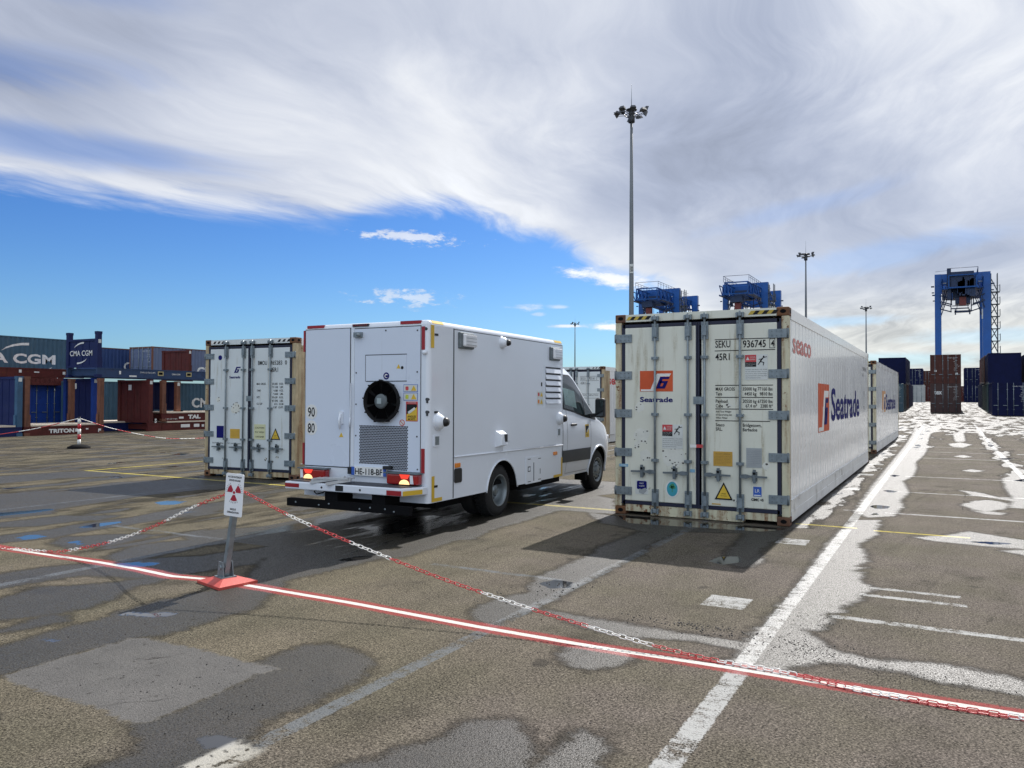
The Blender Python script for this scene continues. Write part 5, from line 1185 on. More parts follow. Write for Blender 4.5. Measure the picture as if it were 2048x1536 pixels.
ax = (top-bot).normalized(); ux = Vector((math.cos(ph+.42), math.sin(ph+.42), 0)); ax = (ax+Vector((0, 0, 1.3))).normalized(); sc_ = bot+(top-bot).normalized()*.735; ux = (ux-ax*ux.dot(ax)).normalized(); nrm = ux.cross(ax).normalized()
if nrm.y > 0: nrm = -nrm
def SF(u, v, d): p_ = sc_+ux*u+ax*v+nrm*(d+.032); return p_[:]
m = MB(); m.rect(-.097, .097, -.190, .190, SF, .004, 0.0, r=.014); pn = m.build('sign_plate', sign_white, sign)
m = MB()
for k in range(3):
    a0 = rad(30+120*k-30)
    ins, outs = .022, .077
    arc = [(outs*math.cos(a0+rad(60)*i/8), outs*math.sin(a0+rad(60)*i/8)) for i in range(9)]+[(ins*math.cos(a0+rad(60)*i/4), ins*math.sin(a0+rad(60)*i/4)) for i in (4, 3, 2, 1, 0)]
    m.plate([(x*.95, .022+y) for x, y in arc], SF, .0035, .0055)
m.disc(0, .022, .013, SF, .0055, .0035, 16)
m.build('radiation_symbol', sign_red, pn)
m = MB()
for k in range(3):
    for i in range(6):
        a = rad(30+120*k-27.5+11*i); 
        seam(m, [(.083*math.cos(a)*.95, .022+.083*math.sin(a)), (.098*math.cos(a)*.95, .022+.098*math.sin(a))], SF, .0055, .0025)
for s, v, w in (('ACCES INTERDIT', .152, .150), ('ZONE ROUGE', .122, .125), ('RISQUE', -.135, .062), ("D'IRRADIATION", -.163, .125)): m.text(s, 0, v, .0165, SF, .0055, w=w, center=True, bold=.03)
m.build('lettering', black_ink, pn)

def link_mesh(name, L=.058, Wd=.026, r=.0031):
    m = MB(); a = L/2-Wd/2; pts = []
    for k in range(7): t_ = -math.pi/2+math.pi*k/6; pts.append((a+Wd/2*math.cos(t_), Wd/2*math.sin(t_), 0))
    for k in range(7): t_ = math.pi/2+math.pi*k/6; pts.append((-a+Wd/2*math.cos(t_), Wd/2*math.sin(t_), 0))
    m.tube(pts, r, 6, closed=True); me_ = bpy.data.meshes.new(name); m.fix(); m.b.to_mesh(me_); m.b.free(); return me_
LKR = link_mesh('link_red'); LKR.materials.append(chain_red); LKW = link_mesh('link_white'); LKW.materials.append(chain_white)
def chain(name, label, path, reds, flip=False, group=None):
    P = [Vector(p_) for p_ in catmull(path, 12)]
    acc = [0.0]
    for a, b in zip(P[:-1], P[1:]): acc.append(acc[-1]+(b-a).length)
    tot = acc[-1]; pitch = .0475; n = int(tot/pitch)
    root = thing(name, label, 'chain', P[0], 0, group); items = []
    A_ = np.array(acc); X_ = np.array([p_[:] for p_ in P])
    ev = lambda s: Vector([np.interp(s, A_, X_[:, k]) for k in range(3)])
    for i in range(n):
        s = (i+.5)*pitch; c = ev(s); d = (ev(min(tot, s+.02))-ev(max(0, s-.02))).normalized()
        lying = c.z < .02
        up = Vector((0, 0, 1)); y_ = up.cross(d).normalized(); z_ = d.cross(y_)
        roll = rad(8+(90 if i % 2 else 0)+random.uniform(-10, 10)) if not lying else rad((12 if i % 2 else 62)+random.uniform(-8, 8))
        R = Matrix((d, y_, z_)).transposed() @ Matrix.Rotation(roll, 3, 'X')
        mx = R.to_4x4(); mx.translation = c-P[0]; 
        red = any(a <= c.x < b for a, b in reds)
        items.append((c, mx, LKR if red else LKW))
    items.sort(key=lambda q: (q[0]-Vector((0, 0, EYE))).length)
    for c, mx, me_ in items[:100]:
        o_ = bpy.data.objects.new('link', me_); COL.objects.link(o_); o_.parent = root; o_.matrix_local = mx
    if len(items) > 100:
        m = MB()
        for c, mx, me_ in items[100:]:
            m.mi = 0 if me_ is LKR else 1; vs = [m.b.verts.new(mx @ v.co) for v in me_.vertices]
            for f in me_.polygons: m._f([vs[k] for k in f.vertices], True)
        tag(m.build('chain_links', [chain_red, chain_white], root), kind='stuff')
    return root
hook = Vector((-5.68, 5.03, 0))+bot+ax*.80
chain('barrier_chain', 'red and white plastic chain running right from the radiation sign down to the ground line', [(hook.x+.03, 5.05, .868), (-4.94, 5.05, .662), (-4.27, 5.05, .494), (-3.48, 5.05, .320), (-3.02, 5.05, .236), (-2.59, 5.05, .166), (-2.17, 5.05, .106), (-1.72, 5.05, .048), (-1.36, 5.05, .016), (-1.05, 5.045, .013), (-.81, 5.03, .013), (-.49, 4.955, .013), (-.2, 4.935, .013), (.05, 4.915, .013), (.33, 4.93, .013), (.8, 4.96, .013)],
      [(-5.6, -4.94), (-4.67, -4.27), (-3.84, -3.02), (-2.59, -2.17), (-1.72, -1.27), (-.80, -.52), (-.17, .3)], group='chains hung from the radiation sign')
chain('barrier_chain', 'red and white plastic chain running left from the radiation sign down to the ground line', [(hook.x-.03, 5.06, .815), (-6.16, 5.08, .650), (-6.59, 5.1, .480), (-6.97, 5.1, .340), (-7.46, 5.1, .195), (-7.91, 5.1, .095), (-8.25, 5.09, .03), (-8.5, 5.08, .014), (-8.95, 4.99, .013), (-9.4, 4.96, .013)],
      [(-6.12, -5.6), (-6.97, -6.59), (-7.91, -7.46), (-8.5, -8.12), (-9.6, -8.95)], group='chains hung from the radiation sign')
# ------------------------------------------------------------------ far stanchion with its tapes
st_ = thing('barrier_post', 'red and white striped barrier post on a black rubber foot, far left', 'barrier post', (-24.8, 15.9, 0))
m = MB(); m.lathe([(0, .34), (.05, .34), (.11, .22), (.13, .06), (.13, 0)], (0, 0, 0), 'z', 24); m.build('foot', aspect_black, st_)
m = MB()
for k in range(5):
    m.mi = k % 2; m.tube([(0, 0, .12+k*.17), (0, 0, .12+(k+1)*.17)], .05, 12)
m.build('pole', [chain_white, mat('post_red', (.45, .02, .03), .4)], st_)
m = MB(); m.tube([(0, 0, .97), (0, 0, 1.02)], .04, 10); m.build('cap', black_plastic, st_)
def far_chain(label, pts, n):
    m = MB(); P = [Vector(p_) for p_ in catmull(pts, 10)]; 
    for i, (a, b) in enumerate(zip(P[:-1], P[1:])):
        m.mi = (i//4) % 2; m.tube([a, b], .013, 5)
    tag(m.build('barrier_chain', [chain_white, chain_red]), label, 'chain', 'chains hung from the far striped post')
far_chain('thin red and white chain sagging left from the far striped post', [(-24.85, 15.9, .97), (-25.8, 14.9, .62), (-27.2, 13.8, .35), (-28.8, 12.9, .12), (-31, 12.0, .03)], 8)
far_chain('thin red and white chain sagging right from the far striped post', [(-24.75, 15.9, .97), (-25.1, 17.2, .62), (-25.5, 18.8, .30), (-25.9, 20.3, .10), (-26.4, 22.5, .03), (-26.8, 24.5, .03)], 8)

# ------------------------------------------------------------------ dry containers
def corr_pts(L, a0, pitch=.278, dep=.036):
    pts = [(a0, 0)]; y = a0
    while y+pitch < L-a0+.001:
        pts += [(y+pitch*.36, 0), (y+pitch*.5, -dep), (y+pitch*.86, -dep), (y+pitch, 0)]; y += pitch
    pts.append((L-a0, 0)); return pts
def corr_depth(y, a0, pitch=.278, dep=.036):
    f = ((y-a0) % pitch)/pitch
    return -dep*max(0, min(1, (f-.36)/.14, (1-f)/.14))
def dry(name, label, loc, rz, color, L=6.058, H=2.591, doors=True, post=None, group=None, lett=None, side_text=None, inkm=None, rear_plain=False):
    """door (or plain) end at y=0 facing -Y, length along +Y, near right corner at the origin"""
    t = thing(name, label, 'container', loc, rz, group); w = CW; post = post or color
    for x0, x1 in ((-.09, 0), (-w, -w+.09)):
        for y0, y1 in ((0, .1), (L-.1, L)):
            m = MB(); m.box(x0, x1, y0, y1, .118, H-.118); m.build('corner_post', post, t)
    m = MB()
    for x0 in (-.162, -w):
        for y0 in (-.004, L-.178+.004):
            for z0 in (0, H-.118+.004): casting(m, x0+(.003 if x0 > -1 else -.003), y0, z0)
    m.build('corner_casting', [post], t)
    for sx in (1, -1):
        m = MB(); xo = -.012 if sx > 0 else -w+.012; pts = corr_pts(L, .1)
        for (ya, da), (yb, db) in zip(pts[:-1], pts[1:]): m.poly([(xo+sx*da, ya, .155), (xo+sx*db, yb, .155), (xo+sx*db, yb, H-.06), (xo+sx*da, ya, H-.06)])
        m.build('side_wall', color, t, fix=False)
    m = MB()
    for x0, x1 in ((-.06, -.003), (-w+.003, -w+.06)): m.box(x0, x1, .1, L-.1, H-.065, H-.005); m.box(x0, x1, .1, L-.1, .01, .158)
    m.box(-w+.09, -.09, .004, .1, H-.12, H-.006); m.box(-w+.09, -.09, .004, .1, .01, .16); m.box(-w+.09, -.09, L-.1, L-.004, H-.12, H-.006); m.box(-w+.09, -.09, L-.1, L-.004, .01, .16)
    m.build('rail', post, t)
    m = MB(); m.box(-w+.06, -.06, .1, L-.1, H-.05, H-.02); m.build('roof', color, t)
    m = MB(); m.box(-w+.08, -.08, L-.09, L-.05, .15, H-.1); m.build('end_wall', color, t)
    if doors:
        for k, (a, b) in enumerate(((-w+.09, -w/2-.006), (-w/2+.006, -.09))):
            m = MB(); m.box(a, b, .03, .06, .16, H-.12)
            z = .32
            for zz_ in np.linspace(.36, H-.42, 5): m.box(a+.08, b-.08, .016, .031, zz_-.05, zz_+.10)
            m.build('door', color, t); door = list(COL.objects)[-1] if False else None
            m = MB()
            for bx in (a+.30, b-.20) if k == 0 else (a+.20, b-.30):
                m.tube([(bx, -.012, .05), (bx, -.012, H-.04)], .020, 6)
                for zz_ in (.5, 1.3, 2.05): m.box(bx-.05, bx+.05, -.03, .02, zz_-.02, zz_+.02)
                m.box(bx-.02, bx+.30*(1 if k else -1)+.02, -.035, -.02, .78, .82) if k else m.box(bx-.30, bx+.02, -.035, -.02, .78, .82)
            m.build('locking_bar', galv, t)
    else:
        m = MB(); m.box(-w+.09, -.09, .03, .06, .16, H-.12); m.build('end_wall', color, t)
    if lett:
        m = MB()
        for s, u, v, h, wd, bo in lett: m.text(s, u, v, h, FRONT, -.008, w=wd, bold=bo)
        m.build('lettering', white_ink, t)
    if side_text:
        m = MB()
        for s, y, z, h, wd, bo in side_text: 
            if s.startswith('swoosh'):
                fl = s.endswith('dn'); k_ = [(0, 0), (.18, .42), (.42, .72), (.72, .92), (1.0, .98), (1.0, .70), (.72, .66), (.45, .52), (.22, .30)]
                if fl: k_ = [(1-a, 1-b) for a, b in k_]
                m.poly([SIDE(y+a*wd, z+b*h, 0) for a, b in k_])
            else: m.text(s, y, z, h, SIDE, 0, w=wd, bold=bo)
        b = m.b; bmesh.ops.triangulate(b, faces=list(b.faces)); y = .1
        while y < L-.1:
            for f in (0, .36, .5, .86): bmesh.ops.bisect_plane(b, geom=list(b.verts)+list(b.edges)+list(b.faces), plane_co=(0, y+.278*f, 0), plane_no=(0, 1, 0))
            y += .278
        for v in b.verts: v.co.x = -.012+corr_depth(v.co.y, .1)+.006
        m.build('side_lettering', inkm or white_ink, t, fix=False)
    return t
def marks(seed, H=2.591, n=9):
    r = random.Random(seed); o_ = []
    for k in range(n): o_.append((r.choice(['22G1', 'MAX.GR.', 'TARE', '30.480 KG', 'NET', '67.200 LB', 'CU.CAP.', '2.180 KG', '33.2 CU.M']), -.62+r.uniform(-.02, .2), H-.42-k*.13-r.uniform(0, .03), .055, None, 0))
    o_.append(('%s %d' % (r.choice(['TCLU', 'CMAU', 'TEMU', 'FCIU', 'GESU']), r.randint(100000, 999999)), -1.08, H-.34, .075, .8, 0)); return o_
# --- right-hand yard
Y0 = 81
z0 = zg(Y0)
dry('shipping_container', 'brown container with white serif letters on its door, ground level of the lone middle stack', (1.20, Y0, z0), 0, mat('dark_brown_steel', (.055, .022, .018), .6, var=.2, vscale=3, dirt=(.03, .015, .012), dirt_amt=.6, streak=True), L=12.19, group='stacked dry containers', lett=[('tex', -2.12, 1.62, .42, .62, .03)]+marks(1))
dry('shipping_container', 'red-brown container on top of the lone middle stack under the gantry crane', (1.20, Y0, z0+2.595), 0, brown_steel, L=12.19, group='stacked dry containers', lett=marks(2)+[('\u25a0\u25a0', -2.1, 1.05, .16, .18, 0), ('\u25a0', -.45, .75, .2, .2, 0)])
def row(items):
    for (nm, x, y, lvl, color, L, doors, label, seed) in items:
        dry('shipping_container', label, (x, y, zg(y)+lvl*2.595), 0, color, L=L, doors=doors, group='stacked dry containers', lett=marks(seed) if doors else None)
teal2 = mat('slate_teal_steel', (.035, .075, .10), .5, var=.15); pale_side = mat('pale_grey_steel', (.30, .32, .33), .5, var=.1)
dark_navy = mat('dark_navy_steel', (.006, .009, .045), .6, var=.2, vscale=2, spec=.12); white_dry = mat('dull_white_steel', (.42, .43, .42), .5, var=.1, vscale=1.5)
row([('a', -3.45, 82, 0, teal2, 6.058, True, 'slate container with door end showing, ground level beside the white second container', 11),
     ('b', -3.45, 88.2, 0, maroon, 6.058, False, 'maroon container next in line behind the slate one, ground level left of the aisle', 12),
     ('c', -3.45, 94.4, 0, dark_navy, 12.19, False, 'navy container at the far end of the left ground row, beside the aisle', 13),
     ('d', -3.45, 87, 1, dark_navy, 6.058, False, 'navy container on the upper level of the left row, nearest to the aisle', 14),
     ('e', -3.50, 93.3, 1, dark_navy, 6.058, True, 'dark blue container behind the upper navy one on the left row', 15),
     ('f', -2.8, 133, 0, white_dry, 6.058, True, 'dull white container far down the aisle at ground level', 16),
     ('g', -3.1, 137, 1, dark_navy, 6.058, True, 'dark blue container stacked far down the aisle above the dull white one', 17),
     ('h', -1.6, 150, 0, maroon, 12.19, True, 'maroon container farthest down the aisle, left of the lone stack, ground level', 18),
     ('i', -1.5, 150, 1, brown_steel, 12.19, True, 'dark brown container farthest down the aisle on the upper level', 19)])
row([('j', 5.62, 72.5, 0, dark_navy, 6.058, True, 'navy container with stained doors, nearest at the right edge, ground level', 21),
     ('k', 5.60, 78.7, 0, green_steel, 12.19, False, 'dark green container behind the right edge navy one, ground level', 22),
     ('l', 5.60, 91.0, 0, dark_navy, 12.19, False, 'dark blue container continuing the right ground row beyond the green one', 23),
     ('m', 5.66, 80, 1, dark_navy, 6.058, False, 'plain navy container on the upper level at the right edge', 24),
     ('n', 5.62, 86.3, 1, brown_steel, 6.058, False, 'brown container on the upper right row just behind the navy one', 25),
     ('o', 5.62, 92.5, 1, maroon, 6.058, False, 'second brown container along the upper right row, farther back', 26),
     ('p', 4.9, 137, 0, dark_navy, 6.058, True, 'navy container far off right of the lone stack, ground level', 27),
     ('q', 4.9, 137, 1, dark_navy, 6.058, True, 'navy container with small white markings far off right of the lone stack, upper level', 28),
     ('r', 3.0, 150, 0, maroon, 6.058, True, 'dark red container farthest away, just right of the lone stack', 29),
     ('s', 8.6, 82, 1, dark_navy, 6.058, False, 'navy container half cut by the right edge, upper level behind', 30),
     ('u', 8.3, 72.9, 0, dark_navy, 6.058, True, 'navy container cut by the right edge of view, ground level', 31)])

# ------------------------------------------------------------------ flat racks and containers on the left
def end_wall(m, x1, y, z0, z1, w=2.2, th=.10):
    m.box(x1-w, x1, y, y+th, z0, z1)
    for k in range(1, 4): m.box(x1-w*k/4-.03, x1-w*k/4+.03, y-.03, y, z0+.05, z1-.05)
def flat_rack(label, x1, y0, L, zb, color, post, near_wall=True, far_wall=True, walls=True, wall_col=None, plate=True, lett=None, wall_lett=None, H=2.55, deck=True, rail_h=.40, ears=0.0, group='flat racks in the left yard'):
    """open platform along +Y, near right lower corner at (x1, y0, zb)"""
    t = thing('flat_rack', label, 'flat rack', (x1, y0, zb), 0, group); w = 2.42
    m = MB()
    for xa, xb in ((-.16, 0), (-w, -w+.16)):
        m.box(xa, xb, 0, L, rail_h-.05, rail_h); m.box(xa+.05, xb-.02, 0, L, .06, rail_h-.05); m.box(xa, xb, 0, L, .0, .06)
    for k in range(int(L/.6)): m.box(-w+.16, -.16, .2+k*.6, .32+k*.6, .08, rail_h-.06)
    m.build('bottom_frame', color, t)
    if deck:
        m = MB(); m.box(-w+.02, .012, .28, L-.28, rail_h+.004, rail_h+.07); m.build('deck', deck_edge, t)
    for i, on in ((0, near_wall), (1, far_wall)):
        if not on: continue
        yy = 0 if i == 0 else L-.22
        for xa in (-.20, -w): 
            m = MB(); m.box(xa, xa+.20, yy+.002, yy+.22, rail_h, H+ears); m.box(xa-.012, xa+.212, yy-.012, yy+.234, H+ears-.12, H+ears); m.box(xa+.02, xa+.16, yy-.05 if i else yy+.2, yy+.03 if i else yy+.28, rail_h, rail_h+.5)
            m.box(xa-.012, xa+.212, yy-.012, yy+.234, 0, .13)
            m.build('end_post', post, t)
        if not walls: continue
        m = MB(); m.box(-w+.20, -.20, yy+.05, yy+.13, rail_h+.02, H-.02); m.box(-w+.20, -.20, yy+.01, yy+.18, H-.12, H-.02); m.box(-w+.2, -.2, yy+.01, yy+.18, rail_h+.02, rail_h+.12)
        for k in range(1, 4): m.box(-w+.2+(w-.4)*k/4-.02, -w+.2+(w-.4)*k/4+.02, yy+.035, yy+.05, rail_h+.12, H-.12)
        wl = m.build('end_wall', wall_col or color, t)
        m = MB(); m.rect(-1.62, -1.38, H-.52, H-.25, lambda u, v, d: (u, yy+.03-d, v), .0); m.rect(-.30+.14, -.04, H-.20, H-.05, lambda u, v, d: (d, yy+.0+(u+.3), v), .003) if False else None
        m.build('label_plate', white_ink, t) if plate else m.b.free()
        m = MB(); m.rect(yy+.04, yy+.18, H-.23, H-.06, SIDE, .016, .0); m.build('post_label', pale_sticker, t)
        if wall_lett and i == 0:
            m = MB(); fy = lambda u, v, d: (u, yy+.032-d, v)
            for s, u, v, h, wd, bo in wall_lett:
                if s.startswith('swoosh'):
                    k_ = [(0, 0), (.18, .42), (.42, .72), (.72, .92), (1.0, .98), (1.0, .70), (.72, .66), (.45, .52), (.22, .30)]
                    if s.endswith('dn'): k_ = [(1-a, 1-b) for a, b in k_]
                    m.plate([(u+a*wd, v+b*h) for a, b in k_], fy, -.004, 0)
                else: m.text(s, u, v, h, fy, 0, w=wd, bold=bo)
            m.build('lettering', white_ink, t)
    if lett:
        m = MB()
        for s, y, z, h, wd, bo in lett: 
            if s == '#': m.rect(y, y+wd, z, z+h, SIDE, .004)
            else: m.text(s, y, z, h, SIDE, .004, w=wd, bold=bo)
        m.build('side_lettering', white_ink, t)
    return t
vert = lambda s: s
flat_rack('navy flat rack whose far end wall faces the camera at the left edge', -34.35, 13.2, 6.30, 0, navy_steel, mat('blue_post', (.03, .09, .17), .5, var=.2), near_wall=False)
flat_rack('maroon flat rack with white serif name on its rail, ground level far left', -34.4, 19.62, 3.62, 0, maroon, rust_post, lett=[('TRITON', 1.05, .10, .17, 1.15, .05), ('#', 2.25, .12, .14, .10, 0), ('#', 2.75, .2, .06, .12, 0), ('#', 3.35, .06, .16, .14, 0)], walls=False)
flat_rack('dark blue flat rack with tall end wall standing behind the maroon one', -36.2, 23.9, 5.0, .0, navy_steel, blue_steel, far_wall=False, H=2.6)
flat_rack('maroon flat rack with a plain red-brown end wall facing the camera', -34.38, 25.60, .75, 0, maroon, maroon, far_wall=False, deck=False, lett=[('S', .33, .42, .2, .12, .04)])
flat_rack('lower maroon flat rack of the pair under the long navy one', -34.42, 26.40, 6.06, 0, maroon, rust_post, near_wall=False, far_wall=False, H=.4, lett=[('#', 1.1, .14, .16, .55, 0), ('#', 1.9, .14, .16, .35, 0), ('#', 2.4, .14, .12, .15, 0)])
flat_rack('upper maroon flat rack with pale letters on its rail and open end walls', -34.44, 26.40, 6.06, .47, maroon, rust_post, lett=[('TAL', 1.55, .12, .19, .78, .06), ('F 873 229 9 48F1', .2, .08, .07, .7, 0), ('#', 1.0, .12, .10, .28, 0)], walls=False, H=2.05)
flat_rack('dark panel standing for the shaded far end wall of the upper maroon flat rack', -34.7, 27.45, .4, .95, dark_navy, rust_post, far_wall=False, deck=False, H=1.55, rail_h=.06, plate=False)  # added dark sheet, the shade on the rack's inner end wall put into its colour
flat_rack('long navy flat rack lying across the maroon ones, upright end wall with a white logo', -34.8, 23.15, 12.19, 2.62, navy_light, navy_steel, wall_col=navy_steel, plate=False, far_wall=False, H=1.83, ears=.32, deck=False, rail_h=.44,
          lett=[('CMAU 621758 2 49P1', 2.25, .24, .08, .85, 0), ('CMA CGM', 4.08, .20, .08, .50, .02), ('#', 1.12, .16, .16, .10, 0), ('#', 1.66, .05, .07, .4, 0)],
          wall_lett=[('CMA CGM', -2.16, 1.02, .26, 1.72, .01), ('swooshup', -1.85, 1.40, .28, .75, 0), ('swooshdn', -1.60, .62, .26, .75, 0)])
nav = [o_ for o_ in bpy.data.objects if o_.get('label', '').startswith('long navy')][0]
m = MB()
for y in (3.25, 4.95): 
    m.mi = 0; m.rect(y, y+.33, .14, .36, SIDE, .006); m.mi = 1; m.rect(y+.05, y+.28, .19, .31, SIDE, .009)
m.build('fork_pocket', [mat('pale_yellow_frame', (.42, .36, .18), .5), aspect_black], nav)
flat_rack('folded maroon flat rack lying on top at the far left', -38.2, 17.0, 7.7, 2.62, maroon, maroon, near_wall=False, far_wall=False, deck=False, H=.4, rail_h=.42, lett=[('#', 4.5, .2, .14, .12, 0), ('#', 5.2, .22, .05, .25, 0), ('#', 6.6, .16, .14, .14, 0), ('#', 6.95, .16, .14, .14, 0)])
flat_rack('maroon flat rack end wall standing on the upper level at right of the left yard', -40.0, 32.45, 2.2, 2.7, maroon, maroon, plate=False, far_wall=False, deck=False, H=1.85, rail_h=.42)
dry('shipping_container', 'teal container with large white letters and arcs, top of the stack at far left', (-48, 18.2, 2.95), 0, teal_steel, L=12.19, H=2.30, doors=False, group='dry containers in the left yard', side_text=[('CMA CGM', 5.65, .74, .56, 5.35, .035), ('swooshup', 7.8, 1.42, .55, 1.6, 0), ('swooshdn', 9.6, .15, .42, 1.25, 0)])
dry('shipping_container', 'maroon container with white serif letters under the teal one at far left', (-45.5, 16.0, 2.35), 0, maroon, L=12.19, H=.62+.35, doors=False, group='dry containers in the left yard', side_text=[('tex', 11.0, .42, .34, .85, .02)])
dry('shipping_container', 'bright blue container with ribbed doors, behind the rack with the serif name', (-46, 28.95, 0), rad(90), blue_steel, L=6.058, H=2.66, doors=True, group='dry containers in the left yard')
dry('shipping_container', 'plain blue corrugated container on the upper level right of the white logo wall', (-51.5, 34.3, 3.15), 0, blue_wall, L=6.06, H=2.0, doors=False, post=rust_post, group='dry containers in the left yard', side_text=[('CMA', 2.0, .45, .6, 1.9, .03)])
dry('shipping_container', 'dusty blue container with door end facing the camera, upper level in the left yard', (-48, 35.95, 3.0), 0, mat('dusty_blue_wall', (.11, .14, .235), .5, var=.12, vscale=1.5, dirt=(.16, .18, .24), dirt_amt=.6, streak=True), L=12.19, H=2.2, doors=True, post=rust_post, group='dry containers in the left yard', lett=marks(41, 2.2, 6), side_text=[('CMA CGM', 3.75, .30, .62, 4.8, .035), ('swooshup', 5.2, 1.1, .5, 1.4, 0)])
dry('shipping_container', 'teal corrugated container at ground level behind the maroon racks', (-43, 28.0, .05), 0, teal_steel, L=12.19, H=2.55, doors=False, group='dry containers in the left yard', side_text=[('CMA CGM', 7.2, 1.0, .6, 4.2, .035)])
dry('shipping_container', 'navy container filling the dark gap behind the folded racks at far left', (-50, 12.0, .05), 0, dark_navy, L=12.19, H=2.3, doors=False, group='dry containers in the left yard')

# ------------------------------------------------------------------ high masts
def mast(label, x, y, h, num=None, heads=10):
    t = thing('light_mast', label, 'light mast', (x, y, zg(y)), 0, 'high light masts'); h = h-zg(y)
    m = MB(); m.tube([(0, 0, z) for z in (0, 10, 20, h)], [.29, .24, .19, .125], 16); m.build('pole', mast_m, t)
    m = MB(); m.tube([(.62*math.cos(a), .62*math.sin(a), h-.15) for a in np.linspace(0, 2*math.pi, 25)[:-1]], .045, 6, closed=True); m.tube([(.5*math.cos(a), .5*math.sin(a), h+.40) for a in np.linspace(0, 2*math.pi, 25)[:-1]], .05, 6, closed=True)
    m.lathe([(h-.1, .3), (h+.30, .30), (h+.42, .5), (h+.50, .4), (h+.56, 0)], (0, 0, 0), 'z', 16)
    for k in range(8):
        a = k*math.pi/4; m.bar((.15*math.cos(a), .15*math.sin(a), h-.3), (.72*math.cos(a), .72*math.sin(a), h-.12), .05)
    m.lathe([(h-.9, .22), (h-.85, .33), (h-.15, .33), (h-.1, .2)], (.0, 0, 0), 'z', 14); m.build('head_frame', lamp_head, t)
    for k in range(heads):
        a = 2*math.pi*k/heads+.13; ca, sa = math.cos(a), math.sin(a)
        m = MB(); r1 = 1.62 if k % 2 else 1.45; up = .95 if k in (1, 4) else (.12 if k % 3 else -.12)
        P0 = Vector((.7*ca, .7*sa, h-.1)); P1 = Vector((r1*ca, r1*sa, h-.12+up*.7)); m.bar(P0, P1, .05)
        tilt = rad(68 if k in (0, 1, 4, 5) else 14); d = Vector((ca*math.cos(tilt), sa*math.cos(tilt), math.sin(tilt))); n_ = Vector((-ca*math.sin(tilt), -sa*math.sin(tilt), math.cos(tilt))); s_v = Vector((-sa, ca, 0)); c = P1+d*.10
        b0 = [c+d*i*.25+s_v*j*.30 for i, j in ((-1, -1), (1, -1), (1, 1), (-1, 1))]; b1 = [c+n_*.26+d*i*.17+s_v*j*.2 for i, j in ((-1, -1), (1, -1), (1, 1), (-1, 1))]
        m.hexa(b0+b1); m.build('floodlight', lamp_head, t)
    m = MB(); m.tube([(0, 0, h+.6), (0, 0, h+3.0)], [.035, .012], 6); m.build('lightning_rod', galv, t)
    if num:
        vx, vy = x, y; L_ = math.hypot(vx, vy); ux_, uy_ = -vx/L_, -vy/L_; tx, ty = -uy_, ux_
        fr = lambda u, v, d: (ux_*(.26+d)+tx*u, uy_*(.26+d)+ty*u, v)
        m = MB(); m.rect(-.18, .18, 13.6, 14.5, fr, .02); m.mi = 1; m.text(num, 0, 13.75, .55, fr, .03, w=.28, center=True, bold=.02); m.build('number_sign', [pale_sticker, black_ink], t)
    return t
mast('tallest looking grey light mast with a crown of floodlights, behind the nearest white container', -27.234, 74.25, 30, '10')
mast('mid distance light mast rising behind the right part of the nearest white container', -24.06, 164.3, 30)
mast('small distant light mast just right of the end of the nearest white container', -21.54, 267.5, 30)
mast('small distant light mast in the blue sky between van and nearest white container', -122.8, 273.6, 30)

